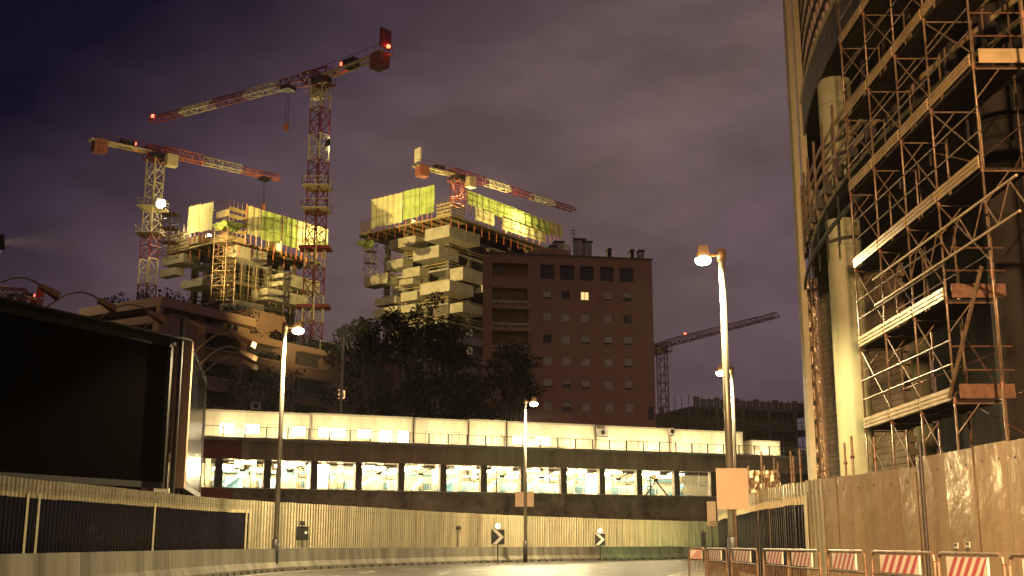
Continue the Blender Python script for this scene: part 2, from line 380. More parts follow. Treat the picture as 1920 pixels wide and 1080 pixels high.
# ------------------------------------------------------------------ street lamps
def street_lamp(px, ptop, D, side, label, r=.10, power=2500, pole='pole', hs=1.0, target=None):
    base = at(px, 1019, D); base.z = 0
    top = at(px, ptop, D).z
    t = thing('street_lamp', label, 'street lamp', base, group='street lamps along the road')
    MB().tube((0, 0, 0), (0, 0, 1.4), r*1.25, 12).build('base_sleeve', M['dark'], t, local=True, smooth=True)
    MB().tube((0, 0, 1.4), (0, 0, top-.35), r, 16, r2=r*.72).build('pole', M[pole], t, local=True, smooth=True)
    MB().tube((0, 0, top-.38), (0, 0, top), r*1.1, 16).build('pole_cap', M['polec'], t, local=True, smooth=True)
    MB().tube((0, 0, top-.18), (side*.45*hs, 0, top-.18), r*.45, 8).build('arm', M['polec'], t, local=True)
    hx = side*.62*hs
    hd = MB(); hd.add([(hx-.24*hs, -.16, top-.30), (hx+.24*hs, -.16, top-.30), (hx+.24*hs, .16, top-.30), (hx-.24*hs, .16, top-.30),
                       (hx-.14*hs, -.11, top+.12), (hx+.14*hs, -.11, top+.12), (hx+.14*hs, .11, top+.12), (hx-.14*hs, .11, top+.12)],
                      [(0, 3, 2, 1), (4, 5, 6, 7), (0, 1, 5, 4), (1, 2, 6, 5), (2, 3, 7, 6), (3, 0, 4, 7)])
    hd.build('lamp_head', M['polec'], t, local=True)
    MB().ball((hx, 0, top-.36), .27*hs, sz=.6, n=14, m=8).build('lens', M['lamp'], t, local=True, smooth=True)
    p = base+V((hx, 0, top-.50))
    light('lamp_light', 'SPOT', p-Z*.08, power, (1, .80, .42), target=p+V((side*.0, 0, -5)), parent=t, size=.15, cone=172, blend=.4)
    return t
street_lamp(1374, 468, 36, -1, 'tall tapered street lamp rising beside the blank sign in front of the right hoarding', .13, 11000, hs=.95)
street_lamp(1385, 688, 66, -1, 'smaller street lamp just behind the tallest lamp at right', .12, 6000)
street_lamp(517, 606, 53, 1, 'street lamp standing behind the concrete barrier at left, head turned right', .12, 11500)
street_lamp(985, 748, 80, 1, 'street lamp in the middle of the view carrying two small signs', .12, 17000)
# unseen street lamps added behind the camera, the second aimed at the right hoarding
for k, (x, y, h, s, p, lb) in enumerate(((-12.4, -4, 9, 1, 3500, 'unseen street lamp added on the left verge close to the camera'), (-1.5, -6, 11, 1, 100000, 'unseen street lamp added behind the camera, aimed at the right hoarding'))):
    b = at(960, 1019, 20)
    t = thing('street_lamp', lb, 'street lamp', (x, y, 0), group='street lamps along the road')
    MB().tube((0, 0, 0), (0, 0, h), .12, 12, r2=.08).build('pole', M['pole'], t, local=True)
    MB().tube((0, 0, h-.1), (s*.5, 0, h-.1), .05, 8).build('arm', M['polec'], t, local=True)
    MB().box(s*.62-.24, -.16, h-.2, s*.62+.24, .16, h+.12).build('lamp_head', M['polec'], t, local=True)
    MB().ball((s*.62, 0, h-.22), .18, sz=.5).build('lens', M['lamp'], t, local=True)
    if k == 0: light('lamp_light', 'SPOT', (x+s*.62, y, h-.55), p, (1, .56, .24), target=(x+s*.62, y, 0), parent=t, size=.3, cone=175)
    else: light('lamp_light', 'SPOT', (x+s*.62, y, h-.55), p, (1, .60, .29), target=(11, 20, .5), parent=t, size=.3, cone=86, blend=1)

# ------------------------------------------------------------------ crowd barriers
def barrier(a, b, label):
    a, b = V(a), V(b); d = b-a; w_ = d.length
    t = thing('crowd_barrier', label, 'crowd barrier', (a.x, a.y, .0), math.atan2(d.y, d.x), 'striped crowd barriers along the kerb')
    fr = MB(); r = .021; c = .10
    fr.path([(.05, 0, .06), (.05, 0, 1.0), (.08, 0, 1.07), (.15, 0, 1.1), (w_-.15, 0, 1.1), (w_-.08, 0, 1.07), (w_-.05, 0, 1.0), (w_-.05, 0, .06)], r, 8)
    fr.build('frame', M['steel'], t, local=True)
    MB().tube((.05, 0, .82), (w_-.05, 0, .82), .015, 6).build('mid_rail', M['steel'], t, local=True)
    MB().tube((.05, 0, .2), (w_-.05, 0, .2), .015, 6).build('bottom_rail', M['steel'], t, local=True)
    n = int((w_-.1)/.11); bm_ = MB().tube((0, 0, .2), (0, 0, .82), .007, 4).mesh('bar', M['steel'])
    for i in range(1, n): inst(bm_, 'bar', t, (.05+(w_-.1)*i/n, 0, 0))
    for x in (.12, w_-.12): MB().beam((x, -.26, .03), (x, .26, .03), .04, .03).build('foot', M['steel'], t, local=True)
    x0, x1 = w_*.2, w_*.8
    bd = MB(); bd.box(x0, -.032, .85, x1, -.012, 1.065); bo = bd.build('board', M['board'], t, local=True)
    k = 5; sw = (x1-x0)/(k+.35)
    for i in range(k):
        s0 = x0+.02+i*sw; sp = MB(); y = -.0335; hw = sw*.52; sh = .24
        def cl(v_): return max(x0, min(x1, v_))
        sp.add([(cl(s0), y, .85), (cl(s0+hw), y, .85), (cl(s0+hw+sh), y, 1.065), (cl(s0+sh), y, 1.065)], [(0, 1, 2, 3)])
        sp.build('stripe', M['redstripe'], bo, local=True)
    return t
XB = 4.75
ds = [9.3, 11.4, 13.5, 16.0, 18.2, 20.6, 22.9, 25.9, 29.0]
names = ['cut by the right edge of the view', 'nearest fully seen, under the tan hoarding gate post', 'second fully seen from the right', 'third fully seen from the right',
         'fourth fully seen from the right', 'fifth fully seen from the right, before the dark poster', 'sixth fully seen from the right, by the tall lamp', 'farthest of the row, at its left end']
for k in range(8):
    xo = random.uniform(-.05, .05); xa = XB+.1*(k == 7)
    barrier((XB+xo, ds[k+1]-.06, 0), (XB+xo+random.uniform(-.06, .06), ds[k]+.06, 0), 'striped crowd barrier, '+names[k])
barrier((3.95+.4, 29.6, 0), (4.75, 29.1, 0), 'short end barrier turned across the kerb at the far end of the striped row')

# ------------------------------------------------------------------ signs
def panel_sign(px0, py0, px1, py1, D, name, label, m, post=True, back='signback', pr=.03, cat='sign', base_z=0):
    a = at(px0, py0, D); b = at(px1, py1, D); cx = (a.x+b.x)/2
    t = thing(name, label, cat, (cx, D, base_z))
    MB().box(-(b.x-a.x)/2, -.02, b.z-base_z, (b.x-a.x)/2, .0, a.z-base_z).build('panel', m, t, local=True)
    if post: MB().tube((0, .05, 0), (0, .05, a.z-base_z), pr, 8).build('post', M['dark'], t, local=True)
    for z in (b.z+(a.z-b.z)*.25-base_z, b.z+(a.z-b.z)*.75-base_z): MB().box(-.08, .0, z-.03, .08, .04, z+.03).build('clamp', M['dark'], t, local=True)
    return t, a, b
panel_sign(1342, 878, 1404, 955, 35.6, 'blank_sign', 'large blank beige sign clamped to the tall lamp post above the barriers', M['signback'], post=False)
pt = thing('sign_post', 'thin pale steel post standing behind the barriers beside the tall lamp', 'post', at(1381, 1019, 33)*1.0)
pt.location.z = .12; WM[pt.name] = Matrix.Translation(V(pt.location))
MB().tube((0, 0, 0), (0, 0, 2.0), .03, 8).build('tube', M['steel'], pt, local=True); MB().box(-.06, -.06, 0, .06, .06, .03).build('foot_plate', M['steel'], pt, local=True)
panel_sign(966, 922, 982, 950, 79.7, 'small_sign', 'left of the two small pale signs on the middle lamp post', M['signback'], post=False)
panel_sign(988, 922, 1001, 950, 79.7, 'small_sign', 'right of the two small pale signs on the middle lamp post', M['signback'], post=False)
def chevron(px0, py0, px1, py1, D, label):
    t, a, b = panel_sign(px0, py0, px1, py1, D, 'chevron_sign', label, M['signblack'], pr=.04)
    w_, h_ = b.x-a.x, a.z-b.z; x0 = -w_/2; z0 = b.z; s_ = w_*.32; o_ = w_*.10
    for k, (za, zb) in enumerate(((z0+.02, z0+h_/2), (z0+h_-.02, z0+h_/2))):
        q = [(x0+o_, za), (x0+o_+s_, za), (x0+w_*.95, zb), (x0+w_*.95-s_, zb)]
        MB().add([(x, -.026, z) for x, z in q], [(0, 1, 2, 3)]).build('chevron_stroke', M['signwhite'], t, local=True)
    MB().ball((0, 0, a.z+.22), .16, n=12, m=8).build('warning_lamp', M['amber'], t, local=True, smooth=True)
    MB().tube((0, .05, a.z-.1), (0, .05, a.z+.1), .03, 6).build('lamp_stem', M['dark'], t, local=True)
chevron(921, 993, 946, 1021, 73, 'black sign with white chevron pointing right, left one in the bend')
chevron(1115, 1001, 1135, 1022, 88, 'black sign with white chevron pointing right, right one in the bend')
t, a, b = panel_sign(556, 987, 578, 1013, 57.5, 'dark_sign', 'black rectangular sign on a post before the corrugated hoarding, pale square on it', M['signblack'])
MB().box(.12, -.03, b.z+.3, .23, -.022, b.z+.42).build('pale_square', M['signwhite'], t, local=True)
MB().box(-.12, -.1, a.z+.05, .1, .1, a.z+.25).build('warning_lamp', M['dark'], t, local=True)
MB().tube((0, 0, a.z), (0, 0, a.z+.1), .02, 6).build('lamp_stem', M['dark'], t, local=True)
# sign with the number 100
t, a, b = panel_sign(1325, 940, 1343, 986, 80, 'panel_sign', 'tall beige sign with the number 100 at its foot, beyond the blank sign', M['signback'])
def digit(ch, x, z, h, y=-.028):
    w_ = h*.5; s = h*.15; mb = MB()
    segs = {'a': (0, h-s, w_, h), 'b': (w_-s, h/2, w_, h), 'c': (w_-s, 0, w_, h/2), 'd': (0, 0, w_, s), 'e': (0, 0, s, h/2), 'f': (0, h/2, s, h), 'g': (0, h/2-s/2, w_, h/2+s/2)}
    for k in {'0': 'abcdef', '1': 'bc', '9': 'abcdfg'}[ch]:
        q = segs[k]; mb.box(x+q[0], y-.004, z+q[1], x+q[2], y, z+q[3])
    return mb
for k, ch in enumerate('100'): digit(ch, -.27+k*.19, b.z+.06, .26).build('digit', M['signblack'], t, local=True)
# traffic light at the end of the bend
tp = at(1319, 1019, 82); t = thing('traffic_light', 'small black traffic light on a post at the right end of the bend', 'traffic light', (tp.x, 82, 0))
MB().tube((0, .1, 0), (0, .1, 2.2), .04, 8).build('post', M['dark'], t, local=True)
MB().box(-.16, -.1, 1.05, .16, .1, 2.0).build('housing', M['signblack'], t, local=True)
for z in (1.25, 1.53, 1.81): MB().tube((0, .1, z), (0, .16, z), .09, 10).build('signal_lens', M['green'] if z < 1.3 else M['dark'], t, local=True)
light('signal_light', 'SPOT', (tp.x, 82.3, 1.5), 1800, (.25, 1, .3), target=(tp.x+1, 100, 2.6), parent=t, size=.15, cone=95)
for k, (x, y) in enumerate(((858, 990), (1090, 996))):
    p = hit(x, y, V(lw[60 if k == 0 else 75]), V((-.75, .66, 0))); D = 76 if k == 0 else 94; p = at(x, y, D)
    t = thing('fence_lamp', ('small unlit site lamp on a stem before the hoarding, left of the middle lamp post', 'small unlit site lamp on a stem before the hoarding, right of the middle lamp post')[k], 'lamp', (p.x, p.y, 0))
    MB().tube((0, 0, 0), (0, 0, p.z), .03, 6).build('stem', M['dark'], t, local=True)
    MB().box(-.1, -.12, p.z-.1, .2, .12, p.z+.12).build('housing', M['dark'], t, local=True)

# ------------------------------------------------------------------ car park deck with cabins
PL, PR = at(384, 1019, 98), at(1390, 1019, 118); PL.z = PR.z = 0
ub = (PR-PL).normalized(); nb = V((ub.y, -ub.x, 0)); rzb = math.atan2(ub.y, ub.x)
def bu(px, py=900, off=0): p = hit(px, py, PL-nb*off, nb); return (p-PL).dot(ub), p.z
deck = thing('car_park', 'long two-storey concrete car park deck lit from inside behind the road', 'building', PL, rzb)
U0, U1 = bu(340)[0], bu(1530)[0]
ZD, ZB, ZS, ZL = 9.75, 8.2, 5.72, 3.2
uc = [bu(x)[0] for x in (410, 501, 589, 673, 753, 832, 908, 983, 1058, 1130, 1200, 1270, 1338)]
ur = bu(450)[0]; uo = bu(437)[0]
edges = [ur]; 
while edges[-1] < U1: edges.append(edges[-1]+bu(840)[0]/4.2)
MB().box(U0, 0, ZB, ur, .5, ZD).build('upper_beam', M['redpaint'], deck, local=True, label='red painted beam end')
for a, b in zip(edges[:-1], edges[1:]): MB().box(a+.015, 0, ZB, b-.015, .5, ZD).build('upper_beam', M['concrete_band'], deck, local=True)
MB().box(U0, 0, ZL, uo, .5, ZS).build('lower_beam', M['redpaint'], deck, local=True, label='red painted beam end')
e2_ = [uo]+[e for e in edges if e > uo+3]
for a, b in zip(e2_[:-1], e2_[1:]): MB().box(a+.015, 0, ZL-.0, b-.015, .5, ZS).build('lower_beam', M['beamlow'], deck, local=True)
MB().box(U0, -.25, ZD, edges[-1], .6, ZD+.28).build('deck_edge', M['concrete'], deck, local=True)
MB().box(U0, -.08, ZS, edges[-1], .5, ZS+.10).build('sill', M['concrete'], deck, local=True)
MB().box(U0, .6, 9.2, edges[-1], 22, 9.6).build('deck_slab', M['core'], deck, local=True)
MB().box(U0, .5, 5.2, edges[-1], 22, 5.5).build('floor_slab', M['concrete'], deck, local=True)
MB().box(U0, 21.5, 0, edges[-1], 22, 9.6).build('back_wall', M['wallin'], deck, local=True)
MB().box(U0, 9.0, 5.5, edges[-1], 9.1, 7.4).build('inner_partition', M['wallin'], deck, local=True)
MB().box(uc[-1]+.4, .3, ZS, edges[-1], .5, ZB).build('end_wall', M['concrete_d'], deck, local=True)
MB().box(U0, 6, 0, edges[-1], 6.4, 5.2).build('lower_wall', M['concrete_d'], deck, local=True)
for i, u in enumerate(uc):
    MB().box(u-.3, .05, ZS, u+.3, .6, ZB).build('column', M['core'], deck, local=True)
    for y in (6.5, 13): MB().box(u-.22, y, 5.5, u+.22, y+.45, 9.2).build('inner_column', M['concrete_l'], deck, local=True)
for i, (a, b) in enumerate(zip(uc[:-1], uc[1:])):
    a, b = a+.35, b-.35; mid = (a+b)/2
    bc = MB()
    bc.beam((a, .7, ZB-.18), (b, .7, ZB-.18), .10)
    if i % 3 != 2: bc.beam((a+.3, .7, ZB-.2), (mid, .7, ZB-.85), .08).beam((b-.3, .7, ZB-.2), (mid, .7, ZB-.85), .08).box(mid-.25, .62, ZB-.98, mid+.25, .78, ZB-.8)
    if i in (10,): bc.beam((mid, .7, ZB-.9), (a+.6, .7, ZS+.1), .12).beam((mid, .7, ZB-.9), (b-.4, .7, ZS+.1), .12)
    if i % 2 == 1: bc.path([(b-.9, .6, ZB-.2), (b-.9, .6, ZS+1.1), (b-.3, .6, ZS+1.1)], .05, 6)
    if i % 4 == 2: bc.beam((a+1.1, .6, ZB), (a+1.1, .6, ZS), .1).beam((a+1.1, .6, ZS+.95), (a, .6, ZS+.95), .06)
    bc.build('brace', M['dark'], deck, local=True)
    ml = MB()
    for k in range(int((b-a)/.22)): ml.box(a+k*.22-.008, .30, ZS+.1, a+k*.22+.008, .32, ZS+1.5)
    for z in [ZS+.2+j*.22 for j in range(7)]: ml.box(a-.05, .30, z-.008, b+.05, .32, z+.008)
    ml.build('guard_mesh', M['dark'], deck, local=True, kind='stuff')
    # white rail with balusters further in and blue steelwork
    rl = MB(); rl.box(a-.3, 5.0, 6.75, b+.3, 5.06, 6.82); rl.box(a-.3, 5, 5.9, b+.3, 5.06, 5.96)
    for k in range(int((b-a)/.3)): rl.box(a+k*.3, 5.0, 5.5, a+k*.3+.06, 5.05, 6.8)
    rl.build('inner_railing', M['whiteframe'], deck, local=True, kind='stuff')
    bl = MB()
    rb2 = random.Random(i*5+3); x = a+rb2.uniform(.2, 1.8)
    if i in (2, 5, 9): MB().box(a+.1, 4.6, 5.5, a+rb2.uniform(1.4, 2.6), 4.7, 8.0).build('partition', M['wallin'], deck, local=True)
    bl.beam((x, 3.5, 6.1), (x+1.2, 3.5, 7.0), .35, .25).beam((x+1.2, 3.5, 7.0), (b-.6, 4.5, 7.15), .2, .3).box(b-1.2, 2.5, 5.5, b-.7, 3.0, 6.0)
    bl.beam((a, 7, 7.6), (b, 7, 7.6), .3, .25).box(a+.3, 7.4, 6.3, a+1.8, 7.8, 7.0)
    if rb2.random() < .6: bl.box(a+rb2.uniform(.3, 1.5), 3.8, 5.5, a+rb2.uniform(1.8, 2.6), 4.3, rb2.uniform(6.3, 7.3))
    bl.build('blue_steelwork', M['blue'], deck, local=True)
    rb_ = random.Random(i*7+1)
    for y, dx in [(rb_.uniform(1.0, 2.4), rb_.uniform(-1.1, .6)), (rb_.uniform(5, 7), rb_.uniform(-.6, 1.0)), (11, rb_.uniform(-.8, .8))][:3 if rb_.random() < .7 else 2]:
        MB().box(mid-.9+dx, y-.14, 7.92, mid+.9+dx, y+.14, 8.14).build('tube_light', M['tubelight'], deck, local=True)
    gl = light('garage_light', 'POINT', PL+ub*(mid-.5)-nb*2.2+Z*7.75, 2900*rb_.uniform(.45, 1.3), (1, .80, .42), parent=deck, size=.5)
    if i % 2: light('garage_light', 'POINT', PL+ub*(mid+.6)-nb*9.8+Z*7.7, 5000, (1, .80, .42), parent=deck, size=.5)
# railing on the deck edge
rail_n = 0; u = bu(384, 804)[0]
px_posts = [400+ i*38.5-.26*i*i*.42 for i in range(33)]
rp = MB().box(-.05, -.05, 0, .05, .05, .95).mesh('railing_post', M['dark'])
ups = []; uu = bu(372)[0]
while uu < edges[-1]-1: ups.append(uu); uu += 1.83
for u_ in ups: inst(rp, 'railing_post', deck, (u_, .1, ZD+.28))
for a, b in zip(ups[:-1], ups[1:]):
    mb = MB(); mb.box(a, .08, ZD+1.18, b, .12, ZD+1.23).box(a, .08, ZD+.36, b, .12, ZD+.39)
    for k in range(1, 12): mb.box(a+(b-a)*k/12-.006, .09, ZD+.38, a+(b-a)*k/12+.006, .105, ZD+1.18)
    mb.build('railing_panel', M['frame'], deck, local=True)
# cabins
def cabin(x0, x1, ytop, wins, label, off=3.6, depth=3.0, split=None):
    a, zt = bu(x0, ytop, off); b, zt2 = bu(x1, ytop, off); a += .03; b -= .03
    zb = 9.62; W_ = b-a; base = PL+ub*a-nb*off
    t = thing('site_cabin', label, 'site cabin', (base.x, base.y, zb), rzb, 'white site cabins on the car park deck')
    H_ = (zt+zt2)/2-zb
    ops = [(u0*W_, u1*W_, z0, z1) for (u0, u1, z0, z1, k) in wins]
    mb = MB(); xs = sorted({0, W_}|{q for o in ops for q in o[:2]}); zs = sorted({0, H_-.18}|{q for o in ops for q in o[2:]})
    for xa, xb in zip(xs[:-1], xs[1:]):
        for za, zb_ in zip(zs[:-1], zs[1:]):
            if any(o[0]-1e-4 <= xa and xb <= o[1]+1e-4 and o[2]-1e-4 <= za and zb_ <= o[3]+1e-4 for o in ops): continue
            mb.quad((xa, 0, za), (xb, 0, za), (xb, 0, zb_), (xa, 0, zb_))
    for o in ops:
        mb.quad((o[0], 0, o[2]), (o[1], 0, o[2]), (o[1], .1, o[2]), (o[0], .1, o[2])); mb.quad((o[0], 0, o[3]), (o[0], .1, o[3]), (o[1], .1, o[3]), (o[1], 0, o[3]))
        mb.quad((o[0], 0, o[2]), (o[0], .1, o[2]), (o[0], .1, o[3]), (o[0], 0, o[3])); mb.quad((o[1], 0, o[2]), (o[1], 0, o[3]), (o[1], .1, o[3]), (o[1], .1, o[2]))
    for x in (0, W_): mb.quad((x, 0, 0), (x, depth, 0), (x, depth, H_-.18), (x, 0, H_-.18))
    mb.quad((0, depth, 0), (W_, depth, 0), (W_, depth, H_-.18), (0, depth, H_-.18))
    mb.build('wall', M['cabin'], t, local=True)
    MB().box(-.03, -.06, H_-.18, W_+.03, depth+.05, H_).build('roof', M['cabinframe'], t, local=True)
    for x in (.0, W_-.12): MB().box(x, -.04, 0, x+.12, -.004, H_-.18).build('corner_post', M['cabinframe'], t, local=True)
    k_ = 1.2
    while k_ < W_-.4:
        MB().box(k_, -.012, .1, k_+.015, -.003, H_-.2).build('panel_joint', M['cabinframe'], t, local=True); k_ += 1.2
    for (u0, u1, z0, z1, kd), o in zip(wins, ops):
        fr = MB(); xa, xb = o[0], o[1]
        for q in ((xa, z0, xb, z0+.07), (xa, z1-.07, xb, z1), (xa, z0+.07, xa+.07, z1-.07), (xb-.07, z0+.07, xb, z1-.07)): fr.box(q[0]-0, -.03, q[1], q[2], .08, q[3])
        if kd != 'd': fr.box((xa+xb)/2-.035, -.02, z0+.07, (xa+xb)/2+.035, .07, z1-.07)
        fo = fr.build('door' if kd == 'd' else 'window', M['cabinframe'], t, local=True)
        pm = {'l': M['cabinlit'], 'd': M['cabin'], 'g': M['slat'], 's': M['cabin']}[kd]
        MB().box(xa+.06, .04, z0+.06, xb-.06, .055, z1-.06).build('pane' if kd in 'lg' else 'shutter', pm, fo, local=True)
        if kd == 'd': MB().box(xb-.2, -.02, 1.0, xb-.12, .04, 1.12).build('handle', M['dark'], fo, local=True)
    # floor lamp added before each cabin to wash its wall with light
    for uu_ in ([.5] if W_ < 6.5 else [.25, .75]):
        MB().box(W_*uu_-.3, -1.9, .05, W_*uu_+.3, -1.6, .22).build('added_wash_lamp', M['lamp'], t, local=True)
        p = wm(t) @ V((W_*uu_, -1.75, .35))
        light('added_wash_light', 'POINT', p, 700, (1, .78, .42), parent=t, size=.3)
    return t
cabin(384, 584, 771, [(.13, .28, 1.0, 2.0, 'l'), (.36, .52, 1.0, 2.0, 'l'), (.60, .74, 1.0, 2.0, 's'), (.82, .96, .9, 1.95, 'l')], 'white site cabin at the left end of the deck, next to the billboard')
cabin(584, 775, 778, [(.06, .34, .95, 1.9, 'l'), (.44, .60, .95, 1.9, 'l'), (.66, .80, .1, 1.9, 'l'), (.84, .97, .1, 1.9, 'l')], 'white site cabin with four bright openings, second from the left')
cabin(777, 878, 785, [(.2, .5, .9, 1.9, 's'), (.55, .85, .9, 1.9, 's')], 'plain white site cabin, third from the left, lower roof')
cabin(879, 949, 787, [(.35, .9, .3, 1.9, 's')], 'narrow white site cabin with one wide shutter, fourth from the left')
cabin(951, 1115, 793, [(.05, .22, .9, 1.85, 'l'), (.30, .5, .9, 1.85, 'l'), (.55, .72, .9, 1.8, 's'), (.78, .95, .9, 1.8, 's')], 'white site cabin behind the middle lamp post, fifth from the left')
cabin(1117, 1254, 800, [(.25, .42, .1, 1.85, 'd'), (.46, .7, .9, 1.8, 's')], 'white site cabin with a door, between the two wall air conditioners')
cabin(1256, 1392, 807, [(.16, .42, .75, 1.55, 'g')], 'white site cabin with two small dark shutters at the right end')
cabin(1408, 1462, 826, [(.1, .3, 1.3, 1.7, 'g')], 'small separate white site cabin beyond the tall lamp post', off=4.5)
def ac_unit(px, py, off, wpx, label):
    u_, z_ = bu(px, py, off); p = PL+ub*u_-nb*off; t = thing('air_conditioner', label, 'air conditioner', (p.x, p.y, z_), rzb)
    w_ = wpx/20/2; MB().box(-w_, -.35, 0, w_, 0, .7).build('housing', M['slat'], t, local=True)
    MB().tube((0, -.37, .35), (0, -.355, .35), .24, 12).build('fan_grille', M['dark'], t, local=True)
    MB().box(-w_, -.3, -.06, w_, 0, -.005).build('bracket', M['dark'], t, local=True)
ac_unit(1128, 818, 3.5, 22, 'dark air conditioner hung on the cabin wall with a curved hood')
ac_unit(1258, 816, 3.5, 8, 'slim grey air conditioner on the seam between the last cabins')
ac_unit(478, 769, 4.8, 18, 'square air conditioner box on the roof of the leftmost cabin')

# ------------------------------------------------------------------ lattice tools and cranes
def lattice(mb, a, b, w, h, nb_, rod, up=Z, tri=False, chord=None):
    a, b = V(a), V(b); d = (b-a).normalized(); s_ = d.cross(up)
    if s_.length < 1e-3: s_ = V((1, 0, 0))
    s_.normalize(); u_ = s_.cross(d)
    cs = [(-w/2, 0), (w/2, 0), (0, h)] if tri else [(-w/2, -h/2), (w/2, -h/2), (w/2, h/2), (-w/2, h/2)]
    chord = chord or rod*1.8; n = len(cs); P = lambda k, t: a+(b-a)*t+s_*cs[k][0]+u_*cs[k][1]
    for k in range(n): mb.beam(P(k, 0), P(k, 1), chord)
    for i in range(nb_):
        t0, t1 = i/nb_, (i+1)/nb_
        for k in range(n):
            k2 = (k+1) % n; mb.beam(P(k, t0), P(k2, t0), rod)
            if tri and k > 0:
                c, o = (2, 1) if k == 1 else (2, 0)
                mb.beam(P(o, t0), P(c, (t0+t1)/2), rod); mb.beam(P(c, (t0+t1)/2), P(o, t1), rod)
            else: mb.beam(P(k if i % 2 else k2, t0), P(k2 if i % 2 else k, t1), rod)
    for k in range(n): mb.beam(P(k, 1), P((k+1) % n, 1), rod)
def crane(label, piv, D, tip, ctr, base_z, mw, sec, jsec, jw, jh, mast_cols, jib_cols, hook=None, beacons=(), weightbox=None, upbox=False, rod=.09, cabside=1):
    P = at(*piv, D); zt = P.z; T = atz(*tip, zt); K = atz(*ctr, zt)
    t = thing('tower_crane', label, 'tower crane', (P.x, P.y, base_z))
    hgt = zt-.9-base_z; n = max(1, round(hgt/sec)); dz = hgt/n
    for i in range(n):
        mb = MB(); z1 = zt-.9-i*dz; lattice(mb, (P.x, P.y, z1-dz+.03), (P.x, P.y, z1-.03), mw, mw, max(2, round(dz/mw/1.0)), rod, up=V((0.5, .86, 0)))
        mb.build('mast_section', M[mast_cols[i % len(mast_cols)]], t)
    dj = (T-P).normalized(); side = dj.cross(Z)
    sl = MB(); sl.tube((P.x, P.y, zt-1.1), (P.x, P.y, zt-.1), mw*.75, 12); sl.build('slewing_ring', M['dark'], t)
    hd = MB(); lattice(hd, P-Z*.1-dj*mw*.9, P+dj*mw*1.4-Z*.1, mw, mw*1.1, 2, rod*1.2); hd.build('turntable_frame', M['red'] if mast_cols[0] != 'x' else M['dark'], t)
    cb = P+dj*mw*1.0+side*cabside*mw*.8-Z*1.2; c_ = MB(); c_.obox(cb, dj*.9, side*.7, Z*.95); co = c_.build('cab', M['white'], t)
    MB().obox(cb+dj*.91+Z*.1, dj*.02, side*.6, Z*.6).build('cab_window', M['glass'], co)
    LJ = (T-P).length; st = mw*.6; n = max(1, round((LJ-st)/jsec)); dl = (LJ-st)/n
    for i in range(n):
        a_, b_ = P+dj*(st+i*dl+.03), P+dj*(st+(i+1)*dl-.03); mb = MB(); hh = jh*(1-.35*i/max(1, n-1))
        lattice(mb, a_, b_, jw, hh, max(2, round(dl/1.9)), rod*.85, tri=True); mb.build('jib_section', M[jib_cols[i % len(jib_cols)]], t)
    dk = (K-P).normalized(); LK = (K-P).length; sk = dk.cross(Z)
    cj = MB(); 
    for s in (-1, 1): cj.beam(P+sk*s*jw*.45, K+sk*s*jw*.45, .22, .35)
    for i in range(8): q = P+dk*LK*i/8; cj.beam(q-sk*jw*.45, q+sk*jw*.45, .12)
    cj.build('counter_jib', M['white'], t)
    rl = MB()
    for s in (-1, 1):
        rl.beam(P+sk*s*jw*.6+Z*1.1, K+sk*s*jw*.6+Z*1.1, .05)
        for i in range(9): q = P+dk*LK*i/8+sk*s*jw*.6; rl.beam(q, q+Z*1.1, .05)
    rl.build('walkway_railing', M['red'], t)
    ww = MB(); q = P+dk*LK*.45; ww.obox(q+Z*.55, dk*1.1, sk*.6, Z*.5); ww.build('winch', M['dark'], t)
    for i in range(3): q = K-dk*(i*.7+.9); MB().obox(q-Z*.7, dk*.32, sk*jw*.55, Z*1.05).build('counterweight', M['weight'], t)
    if weightbox: q = K-dk*.6; MB().obox(q+Z*2.2, dk*.15, sk*.9, Z*1.3).build('end_board', M[weightbox], t)
    if hook:
        hp = atz(*hook[:2], zt); f_ = min(.97, max(.05, (hp-P).dot(dj)/LJ)); q = P+dj*LJ*f_; zl = at(hook[0], hook[2], q.y).z
        MB().obox(q-Z*.35, dj*.8, side*jw*.55, Z*.2).build('trolley', M['dark'], t)
        for s in (-1, 1): MB().tube(q+side*.25*s-Z*.5, V((q.x, q.y, zl))+side*.25*s, .035, 4).build('hoist_rope', M['dark'], t)
        MB().obox((q.x, q.y, zl-.3), side*.35, dj*.15, Z*.5).build('hook_block', M['orange'], t)
    for (bx, by) in beacons:
        q = atz(bx, by+3, zt); f_ = (q-P).dot(dj)/LJ; q = P+dj*LJ*f_ if 0 < f_ else P+dk*min(LK, (q-P).length); MB().tube(q, q+Z*(jh+.1 if 0 <= f_ < .97 else .7), .05, 5).build('beacon_stem', M['dark'], t)
        MB().ball(q+Z*(jh+.3 if 0 <= f_ < .97 else .9), .28, n=8, m=6).build('beacon', M['redlamp'], t)
    return t, P, dj, dk, T, K
c2, P2, *_ = crane('tallest tower crane, its long jib reaching left over the sky', (603, 146), 150, (283, 229), (728, 99), 0, 1.9, 3.6, 6.4, 1.5, 1.3,
                   ['white', 'red', 'white', 'red', 'red', 'red', 'white', 'red', 'white', 'red', 'red', 'white'], ['red', 'white', 'red', 'white', 'red'], hook=(577, 180, 235), beacons=((288, 226), (613, 122), (716, 82)), weightbox='red')
c1, P1, *_ = crane('tower crane at the left carrying the blazing floodlight on its mast', (293, 288), 176, (523, 338), (168, 262), 20, 1.9, 4.0, 7.4, 1.5, 1.5,
                   ['white', 'white', 'white', 'red', 'white', 'red', 'red', 'white'], ['orange', 'white', 'orange', 'orange'], hook=(493, 334, 385), beacons=((296, 272),))
c3, P3, *_ = crane('small pale tower crane standing on top of the middle tower', (858, 330), 208, (1076, 396), (778, 311), at(858, 385, 208).z, 1.9, 4.0, 7.0, 1.5, 1.35,
                   ['orange', 'white'], ['red', 'white', 'red', 'white', 'red'], weightbox='board')
